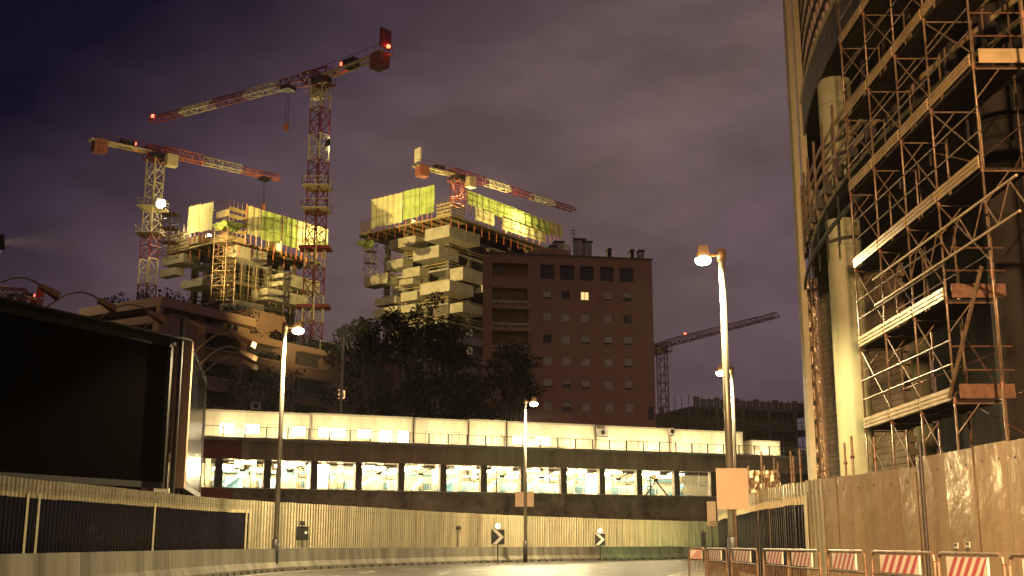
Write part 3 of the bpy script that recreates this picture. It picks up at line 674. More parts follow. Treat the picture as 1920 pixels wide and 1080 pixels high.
crane('distant dark crane just right of the brick apartment block', (1241, 652), 330, (1457, 594), (1225, 656), 0, 2.4, 9.0, 9.0, 1.7, 1.9, ['red'], ['red'], beacons=((1272, 636),), rod=.12)
crane('far crane showing only its counterweight and red beacon over the billboard', (30, 552), 240, (-60, 548), (78, 566), 0, 2.2, 9.0, 9.0, 1.7, 1.6, ['white'], ['white'], beacons=((82, 552),), weightbox='red', rod=.12)
def collar(t, P, z, r):
    mb = MB(); mb.box(P.x-r, P.y-r, z-.12, P.x+r, P.y+r, z+.05)
    for s in (-1, 1):
        for q in ((P.x+s*r, P.y-r, P.x+s*r, P.y+r), (P.x-r, P.y+s*r, P.x+r, P.y+s*r)):
            mb.beam((q[0], q[1], z+1.1), (q[2], q[3], z+1.1), .07); mb.beam((q[0], q[1], z+.55), (q[2], q[3], z+.55), .05)
            for k in (0, .5, 1): x, y = q[0]+(q[2]-q[0])*k, q[1]+(q[3]-q[1])*k; mb.beam((x, y, z), (x, y, z+1.1), .06)
    mb.build('platform', M['white'], t)
for y in (352, 394): collar(c2, P2, at(590, y, 150).z, 1.75)
for y in (466, 576): MB().box(P2.x-2.0, P2.y-1.2, at(590, y, 150).z-.2, P2.x+2.2, P2.y+1.2, at(590, y, 150).z+.2).build('mast_tie', M['red'], c2)
for y in (390, 440): collar(c1, P1, at(290, y, 176).z, 2.0)

# ------------------------------------------------------------------ floodlights
def floodlight(p, target, power, label, r=.35, cone=110, mast=None, col=(1, .73, .25), lens='flood', group=None):
    p, target = V(p), V(target); d = (target-p).normalized(); s_ = d.cross(Z).normalized(); u_ = s_.cross(d)
    t = thing('floodlight', label, 'floodlight', p, group=group)
    MB().obox(p-d*.12, d*.12, s_*r*1.2, u_*r).build('housing', M['dark'], t)
    MB().tube(p+d*.0, p+d*.04, r*.85, 16).build('lens', M[lens], t)
    MB().beam(p-d*.2-u_*r*1.2, p-d*.3, .08).build('bracket', M['dark'], t)
    if mast is not None:
        MB().tube((p.x, p.y+.4, mast), (p.x, p.y+.4, p.z+.2), .16, 8).build('mast', M['pole'], t)
    light('flood_light', 'SPOT', p+d*.15, power, col, target=target, parent=t, size=.3, cone=cone, blend=.6)
    return t

# ------------------------------------------------------------------ the two unfinished towers
E1, E2 = V((-.8, .6, 0)), V((.6, .8, 0))
def scaffold_tower(x, ytop, ybot, D, w_, label, m='steel', cat='scaffold tower'):
    a = at(x, ytop, D); b = at(x, ybot, D); t = thing('scaffold_tower', label, cat, (a.x, a.y, b.z)); h = a.z-b.z; n = max(2, round(h/2.0))
    for i in range(n):
        z0, z1 = b.z+h*i/n, b.z+h*(i+1)/n; mb = MB(); lattice(mb, (a.x, a.y, z0), (a.x, a.y, z1), w_, w_, 2, .06, up=V((.4, .9, 0)), chord=.09)
        mb.box(a.x-w_/2, a.y-w_/2, z1-.08, a.x+w_/2, a.y+w_/2, z1); mb.build('frame', M[m], t)
    return t
def tower(label, kp, D, lx, rx, floor_h, inset, balc, nets, ltop, seed=1, ground=0):
    rnd = random.Random(seed); K = at(*kp, D); zt = K.z
    La = (hit(lx, kp[1]+20, K, E2)-K).dot(E1); Lb = (hit(rx, kp[1]+30, K, E1)-K).dot(E2)
    t = thing('unfinished_tower', label, 'tower building', (K.x, K.y, 0))
    # working deck at the top
    MB().fbox(K, E1, E2, 0, La, 0, Lb, zt-.25, zt).build('working_deck', M['timber'], t)
    for i in range(int(La/2.2)+1):
        u_ = min(La, i*2.2+.3); MB().fbox(K, E1, E2, u_-.06, u_+.06, .1, Lb-.1, zt-.55, zt-.28).build('joist', M['dark'], t)
        MB().tube(K+E1*u_+E2*.35-Z*.3, K+E1*u_+E2*.35-Z*2.2, .09, 6).build('red_prop', M['orange'], t)
    for i in range(1, int(Lb/2.2)+1):
        u_ = min(Lb, i*2.2+.3); MB().tube(K+E2*u_+E1*.35-Z*.3, K+E2*u_+E1*.35-Z*2.2, .09, 6).build('red_prop', M['orange'], t)
    b = inset; top = zt-2.2; nf = int((top-ground)/floor_h)
    for i in range(nf+1):
        z_ = top-i*floor_h; MB().fbox(K, E1, E2, b, La-b, b, Lb-b, z_-.32, z_).build('floor_slab', M['concrete'], t)
    na, nb2 = 3, 5
    for i in range(na+1):
        u_ = b+.5+(La-2*b-1)*i/na
        MB().fbox(K, E1, E2, u_-.4, u_+.4, b+.3, b+1.1, ground, zt-.3).build('column', M['core'], t)
    for i in range(1, nb2+1):
        w_ = b+.5+(Lb-2*b-1)*i/nb2; MB().fbox(K, E1, E2, b+.3, b+1.1, w_-.4, w_+.4, ground, zt-.3).build('column', M['core'], t)
    MB().fbox(K, E1, E2, b+4, La-b-3, b+4, Lb-b-3, ground, zt-.3).build('core_wall', M['core'], t)
    for i in range(nf):
        z_ = top-(i+1)*floor_h
        for k in range(na):
            if rnd.random() < .45:
                u0 = b+1+(La-2*b-1)*k/na; MB().fbox(K, E1, E2, u0, u0+(La-2*b)/na*.6, b+.9, b+1.1, z_, z_+floor_h-.33).build('infill_wall', M[rnd.choice(['concrete', 'core', 'concrete_d'])], t)
        for s in (.55, 1.05):
            MB().beam(K+E1*(b+.05)+E2*(b+.05)+Z*(z_-zt+s), K+E1*(La-b)+E2*(b+.05)+Z*(z_-zt+s), .06, .12).build('guard_rail', M['timber'], t)
            MB().beam(K+E1*(b+.05)+E2*(b+.05)+Z*(z_-zt+s), K+E1*(b+.05)+E2*(Lb-b)+Z*(z_-zt+s), .06, .12).build('guard_rail', M['timber'], t)
        for k in range(5):
            if rnd.random() < .6:
                w0 = b+1+(Lb-2*b-1)*k/5; MB().fbox(K, E1, E2, b+.9, b+1.1, w0, w0+(Lb-2*b)/5*rnd.uniform(.4, .8), z_, z_+floor_h-.33).build('infill_wall', M[rnd.choice(['concrete', 'core', 'concrete_d'])], t)
    # balconies: lit face from xl to xc, shaded flank from xc to xr
    for (xl, xc, xr, y0, y1, off, face) in balc:
        if face == 'L':
            q = hit(xc, y0, K+E2*off, E2); a_ = (hit(xl, y0, K+E2*off, E2)-q).dot(E1); b_ = (hit(xr, y0, q, E1)-q).dot(E2) if xr else inset-off+.5
        else:
            q = hit(xc, y0, K+E1*off, E1); b_ = (hit(xr, y0, K+E1*off, E1)-q).dot(E2); a_ = (hit(xl, y0, q, E2)-q).dot(E1) if xl else inset-off+.5
        zb_ = at(xc, y1, q.y).z; th = .16; z0, z1 = zb_, q.z
        a_ = max(.8, a_); b_ = max(.8, b_)
        mb = MB(); mb.fbox(q, E1, E2, 0, a_, 0, b_, z0, z0+.3)
        mb.fbox(q, E1, E2, 0, a_, 0, th, z0+.3, z1).fbox(q, E1, E2, 0, th, th, b_, z0+.3, z1).fbox(q, E1, E2, a_-th, a_, th, b_, z0+.3, z1)
        mb.build('balcony', M['concrete_l'], t)
    # netting with its posts
    zc = {}
    for (face, x0, x1, y0t, h, m, off) in nets:
        pl = K+(E2 if face == 'L' else E1)*off; nn = E2 if face == 'L' else E1; ax = E1 if face == 'L' else E2
        a_, b_ = (hit(x0, y0t, pl, nn)-pl).dot(ax), (hit(x1, y0t, pl, nn)-pl).dot(ax)
        z1 = zc.setdefault((face, off), hit(x0, y0t, pl, nn).z)+rnd.uniform(-.15, .15); z0 = z1-h
        mb = MB(); ns = 7
        def pt_(i, z): u_ = a_+(b_-a_)*i/ns; w2 = .16*math.sin(i*2.1+x0)+.1*math.sin(z*1.7+i); return pl+V((0, 0, -pl.z))+ax*u_-nn*(w2*.4+.25)+Z*z
        zs_ = [z0+(z1-z0)*k/5 for k in range(6)]
        for i in range(ns):
            for za, zb_ in zip(zs_[:-1], zs_[1:]): mb.quad(pt_(i, za), pt_(i+1, za), pt_(i+1, zb_), pt_(i, zb_))
        mb.build('debris_net', M[m], t)
        pp = V((pl.x, pl.y, 0))
        for k in range(3):
            u_ = a_+(b_-a_)*(k+.3)/3; MB().beam(pp+ax*u_+nn*.1+Z*(z0-1.6), pp+ax*u_+nn*.1+Z*(z1+.3), .14).build('formwork_post', M['orange'], t)
        MB().beam(pp+ax*a_+nn*.1+Z*(z0+h*.35), pp+ax*b_+nn*.1+Z*(z0+h*.35), .12).build('formwork_waler', M['timber'], t)
        MB().beam(pp+ax*a_+nn*.3+Z*(z0+h*.75), pp+ax*b_+nn*.3+Z*(z0+h*.75), .12).build('formwork_waler', M['timber'], t)
    # guard fencing of timber boards at the free deck edges and formwork stacks
    for (face, x0, x1, nr, hh) in ltop:
        pl = K+(E2 if face == 'L' else E1)*-.1; nn = E2 if face == 'L' else E1; ax = E1 if face == 'L' else E2
        a_, b_ = (hit(x0, kp[1], pl, nn)-pl).dot(ax), (hit(x1, kp[1], pl, nn)-pl).dot(ax)
        for k in range(nr): MB().beam(pl+ax*a_+Z*(.2+hh*k/nr), pl+ax*b_+Z*(.2+hh*k/nr), .07, hh/nr*.55).build('guard_board', M['timber'], t)
        for k in range(5): u_ = a_+(b_-a_)*k/4; MB().beam(pl+ax*u_+nn*.08, pl+ax*u_+nn*.08+Z*(hh+.5), .09).build('guard_post', M['steel'], t)
    for k in range(16):
        u_, w_ = rnd.uniform(.1*La, .9*La), rnd.uniform(.1*Lb, .9*Lb); s = rnd.uniform(.5, 1.6)
        MB().fbox(K, E1, E2, u_, u_+s, w_, w_+rnd.uniform(.4, 2), zt, zt+rnd.uniform(.8, 3.2)).build('formwork_block', M[rnd.choice(['timber', 'white', 'concrete'])], t)
    for k in range(26):
        u_ = rnd.uniform(0, La); w_ = rnd.uniform(0, Lb)
        if rnd.random() < .5: w_ = rnd.uniform(0, 1)
        MB().beam(K+E1*u_+E2*w_, K+E1*u_+E2*w_+Z*rnd.uniform(1.5, 4), .07).build('rebar_post', M['steel'], t)
    return t, K, La, Lb, zt
t2, K2, La2, Lb2, z2 = tower('middle unfinished tower with lit jutting balconies behind the brick apartment block', (846, 402), 196, 674, 1072, 3.15, 3.2,
    [(797, 843, 900, 421, 443, -.0, 'L'), (730, 779, 800, 441, 458, 1, 'L'), (775, 823, 860, 459, 481, .5, 'L'), (724, 756, None, 484, 500, 1, 'L'), (755, 787, None, 499, 516, 1, 'L'),
     (683, 727, 746, 511, 530, .5, 'L'), (748, 774, None, 521, 531, 1.5, 'L'), (788, 843, 888, 524, 545, 0, 'L'), (703, 742, 755, 554, 568, 1, 'L'), (752, 782, None, 545, 561, 1.2, 'L'),
     (700, 745, None, 573, 590, .5, 'L'), (745, 779, None, 569, 583, 1.5, 'L'), (None, 868, 905, 500, 524, .3, 'R'), (None, 868, 905, 566, 584, .3, 'R'), (None, 862, 905, 628, 642, .3, 'R'), (None, 850, 893, 682, 698, .3, 'R'), (None, 905, 960, 532, 548, .3, 'R')],
    [('L', 698, 728, 374, 5.6, 'net', 0), ('L', 728, 757, 367, 5.6, 'net', 0), ('L', 758, 788, 361, 5.4, 'netg', 0), ('L', 789, 816, 355, 5.0, 'netg', 0),
     ('R', 874, 900, 357, 2.6, 'netg', 1), ('R', 900, 932, 364, 2.8, 'netg', 1), ('R', 932, 966, 376, 2.8, 'netg', 1), ('R', 966, 1000, 388, 2.8, 'netg', 1), ('R', 1000, 1030, 400, 2.8, 'netg', 1), ('R', 1030, 1052, 411, 2.6, 'net', 1),
     ('R', 890, 925, 386, 2.6, 'net', .6), ('R', 940, 985, 402, 2.6, 'net', .6), ('R', 985, 1020, 418, 2.4, 'net', .6)],
    [('L', 676, 698, 5, 2.2), ('L', 818, 845, 4, 2.6), ('R', 846, 872, 4, 2.4), ('R', 1050, 1070, 4, 2.0)], 3)
t1, K1, La1, Lb1, z1 = tower('left unfinished tower wrapped in nets and scaffolding behind the beige apartment block', (428, 446), 166, 312, 604, 3.1, 2.6,
    [(None, 445, 502, 459, 481, .3, 'R'), (None, 531, 601, 511, 533, -.6, 'R'), (None, 502, 579, 539, 560, -.6, 'R'), (None, 443, 496, 561, 581, -.6, 'R'), (305, 345, None, 474, 490, 0, 'L'), (329, 372, 395, 441, 455, 0, 'L'), (300, 330, 345, 500, 514, 0, 'L'), (340, 380, None, 520, 534, 0, 'L')],
    [('L', 356, 380, 390, 4.3, 'net', -.3), ('L', 380, 402, 384, 4.3, 'net', -.3), ('R', 461, 490, 386, 4.4, 'net', -.3), ('R', 490, 527, 391, 4.6, 'netg', -.3), ('R', 529, 556, 401, 4.6, 'netg', -.3), ('R', 556, 585, 407, 4.6, 'net', -.3), ('R', 585, 614, 414, 3.6, 'net', -.3)],
    [('L', 312, 355, 5, 2.8), ('L', 403, 427, 3, 5.6), ('R', 428, 460, 5, 5.4)], 5)
scaffold_tower(424, 430, 592, 160, 2.2, 'tall lattice scaffold stair tower at the corner of the left unfinished tower')
scaffold_tower(695, 450, 515, 200, 1.7, 'small lattice scaffold tower hanging at the left end of the middle tower')
scaffold_tower(320, 402, 482, 158, 2.0, 'brightly lit scaffold tower beside the left crane mast')
# scaffolding on the right face of the left tower
fs = thing('facade_scaffold', 'steel scaffolding covering the right face of the left unfinished tower', 'scaffold', (K1.x, K1.y, 0))
for i in range(13):
    w_ = 1.0+i*(Lb1-2)/12; MB().tube(K1+E2*w_+E1*1.2-Z*34, K1+E2*w_+E1*1.2-Z*3, .07, 5).build('standard', M['steel'], fs)
for k in range(15):
    z_ = -4-k*2.0; MB().beam(K1+E2*.8+E1*1.2+Z*z_, K1+E2*(Lb1-1)+E1*1.2+Z*z_, .07, .07).build('ledger', M['steel'], fs)
    if k % 3 == 1: MB().beam(K1+E2*1+E1*1.6+Z*(z_-.1), K1+E2*(Lb1*.8)+E1*1.6+Z*(z_-.1), .9, .16).build('platform', M['toe'], fs)
for k in range(8):
    w_ = 1.0+(k % 6)*2*(Lb1-2)/12; z_ = -6-(k*5) % 24; MB().tube(K1+E2*w_+E1*1.15+Z*z_, K1+E2*(w_+2*(Lb1-2)/12)+E1*1.15+Z*(z_-3), .05, 5).build('brace', M['steel'], fs)
def safety_sheet(pts3, label):
    mb = MB(); a, b, c, d = pts3; n = 6
    def P(i, j):
        s, t_ = i/n, j/n; p = (a*(1-s)+b*s)*(1-t_)+(d*(1-s)+c*s)*t_; return p-Z*(1.0*math.sin(math.pi*s)*math.sin(math.pi*t_)+.12*math.sin(i*2.3+j))
    for i in range(n):
        for j in range(n): mb.quad(P(i, j), P(i+1, j), P(i+1, j+1), P(i, j+1))
    o = mb.build('safety_net', M['netg']); prop(o, label, 'safety net')
safety_sheet([at(398, 421, 165), at(424, 412, 160), at(426, 424, 156), at(400, 424, 160)], 'green safety net sheet slung left of the tower corner above the stair scaffold')
safety_sheet([at(424, 413, 160), at(457, 420, 163), at(448, 430, 160), at(426, 426, 156)], 'green safety net sheet slung right of the tower corner above the stair scaffold')
safety_sheet([at(588, 456, 176), at(600, 452, 172), at(622, 463, 172), at(600, 471, 170)], 'pale green net sheet sticking out right of the left tower')
safety_sheet([at(665, 455, 204), at(695, 447, 200), at(704, 457, 196), at(692, 467, 197)], 'pale green net sheet sticking out left of the middle tower')
for k, (x, y, ch, D) in enumerate(((882, 631, '10', 200), (882, 665, '9', 200))):
    p = at(x, y, D); t = thing('number_board', ('upper of two pale number boards on the middle tower, reading 10', 'lower of two pale number boards on the middle tower, reading 9')[k], 'sign', (p.x, p.y-4, p.z))
    MB().box(-.5, 0, -.6, .5, .05, .6).build('board', M['board'], t, local=True)
    for j, c_ in enumerate(ch): digit(c_, (-.38 if len(ch) > 1 else -.2)+j*.42, -.38, .76, -.01).build('digit', M['signblack'], t, local=True)
fp = at(302, 382, 168)
floodlight(fp, at(400, 460, 160), 1700, 'blazing floodlight on the left crane mast', .8, 150)
light('flood_spill', 'POINT', fp+V((0, -1.5, 0)), 1500, (1, .80, .36), size=.5)
floodlight(at(616, 268, 149), at(1400, 300, 190), 60000, 'floodlight on the tall crane mast, turned away to the right', .45, 50)
floodlight(at(-4, 455, 118), at(775, 450, 203), 800000, 'strong site floodlight on a mast at the left edge of the view', .8, 25, mast=0)
floodlight(at(640, 700, 110)+Z*4, at(530, 430, 165), 62000, 'floodlight added on a mast behind the cabins to light the left tower', .4, 52, mast=9.6, lens='dark')  # added source, put in to brighten the left tower's right face

dk_ = 0
for (K_, a_, b_, zz, pw, lb) in ((K2, 9, 12, z2, 9000, 'work lamp on a stand on the top deck of the middle tower, under its crane'), (K2, 3.5, 21, z2, 7000, 'work lamp on a stand near the far right end of the middle tower deck'),
                         (K1, 12, 6, z1, 4500, 'work lamp on a stand on the top deck of the left tower, left half'), (K1, 3.5, 17, z1, 6500, 'work lamp on a stand on the top deck of the left tower, right half')):
    p = V((K_.x, K_.y, zz))+E1*a_+E2*b_; t = thing('work_lamp', lb, 'work lamp', p)
    for k in range(3): q = V((math.cos(k*2.1)*.5, math.sin(k*2.1)*.5, 0)); MB().tube(q, (0, 0, 1.2), .03, 5).build('leg', M['dark'], t, local=True)
    MB().tube((0, 0, 1.2), (0, 0, 3.4), .04, 6).build('pole', M['dark'], t, local=True)
    MB().box(-.3, -.1, 3.4, .3, .1, 3.8).build('housing', M['dark'], t, local=True); MB().box(-.27, -.13, 3.44, .27, -.105, 3.76).build('lens', M['flood'], t, local=True)
    light('work_light', 'POINT', p+Z*3.6+V((0, -.6, 0)), pw, (1, .80, .36), parent=t, size=.2)
# ------------------------------------------------------------------ generic facade
def facade_mesh(mb, W_, z0, z1, ops, depth=.3, y=0, mi=0):
    xs = sorted({0, W_}|{q for o in ops for q in o[:2]}); zs = sorted({z0, z1}|{q for o in ops for q in o[2:4]})
    for xa, xb in zip(xs[:-1], xs[1:]):
        for za, zb_ in zip(zs[:-1], zs[1:]):
            if any(o[0]-1e-4 <= xa and xb <= o[1]+1e-4 and o[2]-1e-4 <= za and zb_ <= o[3]+1e-4 for o in ops): continue
            mb.quad((xa, y, za), (xb, y, za), (xb, y, zb_), (xa, y, zb_), mi)
    for o in ops:
        d = o[4] if len(o) > 4 else depth; a, b, c, e_ = o[:4]
        mb.quad((a, y, c), (b, y, c), (b, y+d, c), (a, y+d, c), mi); mb.quad((a, y, e_), (a, y+d, e_), (b, y+d, e_), (b, y, e_), mi)
        mb.quad((a, y, c), (a, y+d, c), (a, y+d, e_), (a, y, e_), mi); mb.quad((b, y, c), (b, y, e_), (b, y+d, e_), (b, y+d, c), mi)
def window(parent, a, b, c, d, y, kind='s', fm='frame'):
    fr = MB(); w_ = .06
    for q in ((a, c, b, c+w_), (a, d-w_, b, d), (a, c+w_, a+w_, d-w_), (b-w_, c+w_, b, d-w_)): fr.box(q[0], y-.04, q[1], q[2], y+.03, q[3])
    fr.box((a+b)/2-.03, y-.03, c+w_, (a+b)/2+.03, y+.03, d-w_)
    fo = fr.build('window', M[fm], parent, local=True)
    MB().box(a+.01, y+.04, c+.01, b-.01, y+.06, d-.01).build('pane', M['glow' if kind == 'lit' else 'glass'], fo, local=True)
    if kind not in ('lit', 'open'):
        f_ = {'s': 1, 'm': .78, 'h': .5}[kind]; z_ = d-(d-c)*f_; sh = MB(); n = max(4, int((d-z_)/.16))
        for k in range(n): sh.box(a+.02, y-.10-(.006 if k % 2 else 0), z_+(d-z_)*k/n+.008, b-.02, y-.06, z_+(d-z_)*(k+1)/n)
        sh.build('shutter', M['slat'], fo, local=True)
    return fo

# ------------------------------------------------------------------ brick-red apartment block
A, B = at(903, 1019, 150), at(1236, 1019, 154); A.z = B.z = 0
ur_ = (B-A).normalized(); nr_ = V((ur_.y, -ur_.x, 0)); rzr = math.atan2(ur_.y, ur_.x); WR_ = (B-A).length
ab = thing('apartment_block', 'tall brick-red apartment block with small square windows behind the cabins', 'apartment block', A, rzr)
def rb(px, py): p = hit(px, py, A, nr_); return (p-A).dot(ur_), p.z
def vx(px, py, yref): return 960+(px-960)*(yref+9360)/(py+9360)
ZT = rb(903, 474)[1]
ops = []; wins = []
top_x = [(1013, 1040), (1050, 1077), (1087, 1114), (1125, 1151), (1161, 1188)]
for a, b in top_x:
    u0, zt_ = rb(a, 498); u1, zb_ = rb(b, 526); zb_ = rb(1100, 526)[1]; zt_ = rb(1100, 499)[1]; ops.append((u0, u1, zb_, zt_, .5)); wins.append((u0, u1, zb_, zt_, 'open', .5))
kinds = ['m', 'open', 'lit', 'm', 'h', 's', 's', 's', 'm', 'open', 'open', 's', 'm', 'm', 'm', 's', 's', 's', 's', 'm', 'm', 'h', 'm', 's', 'm', 's', 'h', 's', 's', 's']
kinds = ['m', 'open', 'lit', 'm', 'h',  's', 's', 's', 's', 'open',  'open', 's', 'm', 'm', 'm',  's', 's', 's', 's', 'm',  'm', 'h', 'm', 's', 'm',  's', 'h', 's', 's', 's']
cx_ = [1026, 1061, 1097, 1139.5, 1176]
u_c = [rb(x, 553)[0] for x in cx_]
zr = [rb(1097, 555)[1]-k*2.98 for k in range(12)]
for j in range(12):
    for i in range(5):
        k = kinds[(j*5+i) % 30] if not (j > 5 and kinds[(j*5+i) % 30] == 'lit') else 's'
        o = (u_c[i]-.57, u_c[i]+.57, zr[j]-.55, zr[j]+.6, .25); ops.append(o); wins.append((*o[:4], k, .25))
lo = rb(1216, 788)[0]; ops.append((lo, lo+.8, rb(1216, 788)[1], rb(1216, 762)[1], .25)); wins.append((lo, lo+.8, rb(1216, 788)[1], rb(1216, 762)[1], 'open', .25))
# loggias
la, lb_ = rb(923, 520)[0], rb(990, 520)[0]; lz = []
zt0, zb0 = rb(955, 493)[1], rb(955, 519)[1]; ops.append((la, lb_, zb0, zt0, 1.8)); lz.append((zb0, zt0))
zt1, zb1 = rb(955, 540)[1], rb(955, 572)[1]
for k in range(12): ops.append((la, lb_, zb1-k*2.98, zt1-k*2.98, 1.8)); lz.append((zb1-k*2.98, zt1-k*2.98))
mb = MB(); facade_mesh(mb, WR_, 0, ZT, ops); mb.quad((0, 0, 0), (0, 0, ZT), (3.2, 14, ZT), (3.2, 14, 0)); mb.quad((WR_, 0, 0), (WR_, 14, 0), (WR_, 14, ZT), (WR_, 0, ZT)); mb.quad((3.2, 14, 0), (3.2, 14, ZT), (WR_, 14, ZT), (WR_, 14, 0))
mb.build('wall', M['brick'], ab, local=True)
rf = MB().add([(-.15, -.15, z_) if k == 0 else ((WR_+.15, -.15, z_) if k == 1 else ((WR_+.15, 14.1, z_) if k == 2 else (3.1, 14.1, z_))) for z_ in (ZT, ZT+.18) for k in range(4)], [(0, 3, 2, 1), (4, 5, 6, 7), (0, 1, 5, 4), (1, 2, 6, 5), (2, 3, 7, 6), (3, 0, 4, 7)]).build('roof', M['frame'], ab, local=True)
for w_ in wins: window(ab, w_[0], w_[1], w_[2], w_[3], w_[5]-.03, w_[4])
for k, (a, b) in enumerate(lz):
    MB().box(la, 1.8, a, lb_, 1.9, b).build('loggia_wall', M['beige'], ab, local=True)
    window(ab, la+.4, la+2.2, a+.1, a+2.0 if b-a > 2.1 else b-.1, 1.78, 'open')
    if k: 
        MB().box(la-.02, -.05, a+.30, lb_+.02, .12, a+.62).build('balcony_rail', M['concrete'], ab, local=True)
        mb = MB()
        for j in range(5): x = la+(lb_-la)*j/4; mb.box(x-.08, -.03, a-.25, x+.08, .1, a+.30)
        mb.build('balcony_post', M['concrete'], ab, local=True)
        MB().box(la, -.9, a-.62, lb_, .3, a-.32).build('balcony_slab', M['beige'], ab, local=True)
for (px, y0, y1, w_) in ((1047, 458, 473, .5), (1098, 445, 470, .8), (1112, 450, 470, .7), (1058, 450, 466, .7), (1154, 464, 482, .28), (1197, 466, 484, .28), (1215, 467, 485, .42)):
    u_, zz = rb(px, y0); MB().box(u_-w_/1, 3, ZT+.18, u_+w_/1*.8, 4, zz+.4).build('chimney', M['concrete' if w_ > .4 else 'dark'], rf, local=True)
    MB().box(u_-w_*1.2, 2.9, zz+.4, u_+w_, 4.1, zz+.65).build('chimney_cap', M['dark'], rf, local=True)
u0 = rb(975, 470)[0]; u1 = rb(1075, 470)[0]
mb = MB(); z_ = ZT+.18; mb.add([(u0, 2, z_), (u0+3, 2, z_+1.4), (u1, 2, z_+1.2), (u1, 2, z_), (u0, 8, z_), (u0+3, 8, z_+1.4), (u1, 8, z_+1.2), (u1, 8, z_)], [(0, 3, 2, 1), (4, 5, 6, 7), (1, 2, 6, 5), (0, 1, 5, 4), (2, 3, 7, 6)]); mb.build('penthouse', M['beige'], ab, local=True)
an = thing('roof_aerial', 'thin television aerial on the roof of the brick-red block', 'aerial', wm(ab) @ V((rb(1083, 450)[0], 2.5, ZT+.18)))
mb = MB(); mb.tube((0, 0, 0), (0, 0, 4.4), .05, 5)
for z_ in (2.5, 3.1, 3.7, 4.2): mb.beam((-.4, 0, z_), (.4, 0, z_), .06)
mb.build('mast', M['dark'], an, local=True)

# ------------------------------------------------------------------ beige apartment block with terraces
G = at(270, 1019, 120); G.z = 0; H2 = at(740, 1019, 157); H2.z = 0
ug = (H2-G).normalized(); ng = V((ug.y, -ug.x, 0)); rzg = math.atan2(ug.y, ug.x); WG = (H2-G).length+1
gb = thing('apartment_block', 'beige apartment block with deep planted balconies below the left unfinished tower', 'apartment block', G, rzg)
def gp(px, py): p = hit(px, py, G, ng); return (p-G).dot(ug), p.z
zp = gp(271, 583)[1]     # terrace parapet
ops = []; cols = [(385, 451), (463, 530), (555, 617), (637, 682), (700, 728)]
zt0 = gp(385, 622)[1]
openings = []
for ci, (a, b) in enumerate(cols):
    u0, u1 = gp(a, 650)[0], gp(b, 650)[0]
    for k in range(8):
        z1_ = zt0-k*3.15-(0 if ci < 3 else .1); z0_ = z1_-1.75; ops.append((u0, u1, z0_, z1_, 1.6)); openings.append((u0, u1, z0_, z1_, ci, k))
mb = MB(); facade_mesh(mb, WG, 0, zp, ops)
mb.quad((WG, 0, 0), (WG, 16, 0), (WG, 16, zp), (WG, 0, zp)); mb.build('wall', M['beige'], gb, local=True)
# left flank, built as a turned facade
WL = 11.5; lops = []
fl = MB()
for k in range(8):
    z1_ = zp-.9-k*3.15
    if k == 0: lops.append((6.0, 10.6, z1_-1.3, z1_+.1, 1.0))
    else: lops += [(1.2, 2.3, z1_-1.5, z1_, .2), (3.2, 4.3, z1_-1.5, z1_, .2), (6.0, 10.6, z1_-1.7, z1_, 1.2)]
facade_mesh(fl, WL, 0, zp, lops); flv = fl.v[:]; fl.v = [V((p.y, WL-p.x, p.z)) for p in flv]
fl.build('flank_wall', M['beige2'], gb, local=True)
for o in lops:
    MB().box(o[4]-.02, WL-o[1], o[2], o[4]+.04, WL-o[0], o[3]).build('flank_window', M['glass'], gb, local=True)
MB().box(0.02, .02, zp-.3, WG-.02, 16, zp-.1).build('terrace_floor', M['concrete_d'], gb, local=True)
rt = gp(271, 549)[1]
MB().box(2.6, 1.2, zp-.1, 15, 12, rt-1.0).build('top_storey', M['beige'], gb, local=True)
MB().box(.0, -.2, rt-1.0, 14.4, 12.6, rt).build('roof_slab', M['beige2'], gb, local=True)
for (a, b, kd) in ((3.1, 4.1, 'w'), (5.2, 6.3, 'w'), (7.4, 9.4, 'w'), (11, 13, 'w')): window(gb, a, b, zp+.1, zp+1.5, 1.14, 'open', 'whiteframe')
MB().box(.02, .02, zp, .5, .5, rt-1.0).build('corner_pier', M['beige2'], gb, local=True)
MB().box(16, 2, zp-.1, 22, 9, zp+3.6).build('stair_tower', M['beige'], gb, local=True)
MB().box(22.6, 3, zp-.1, 25, 8, zp+3.0).build('stair_tower', M['concrete_d'], gb, local=True)
for i, u_ in enumerate((26, 29, 31, 35, 38)): MB().box(u_, 2, zp-.1, u_+1.4, 4, zp+.9+.5*(i % 3)).build('roof_unit', M['frame'], gb, local=True)
mb = MB(); [mb.beam((x, .6, zp), (x, .6, zp+1.3), .08) for x in (27, 29.5, 32, 34.5)]; mb.beam((27, .6, zp+1.3), (34.5, .6, zp+1.3), .1); mb.build('terrace_railing', M['whiteframe'], gb, local=True)
leafy = []
rnd = random.Random(4)
def leaf_cloud(n, cx, cy, cz, rx, ry, rz_, size, rnd, mb):
    for _ in range(n):
        while True:
            x, y, z_ = rnd.uniform(-1, 1), rnd.uniform(-1, 1), rnd.uniform(-1, 1)
            if x*x+y*y+z_*z_ <= 1: break
        c = V((cx+x*rx, cy+y*ry, cz+z_*rz_)); a = V((rnd.gauss(0, 1), rnd.gauss(0, 1), rnd.gauss(0, 1))).normalized(); b = a.cross(V((rnd.gauss(0, 1), rnd.gauss(0, 1), rnd.gauss(0, 1)))).normalized()
        s = size*rnd.uniform(.5, 1.2); mb.quad(c-a*s, c-b*s*.45, c+a*s, c+b*s*.45)
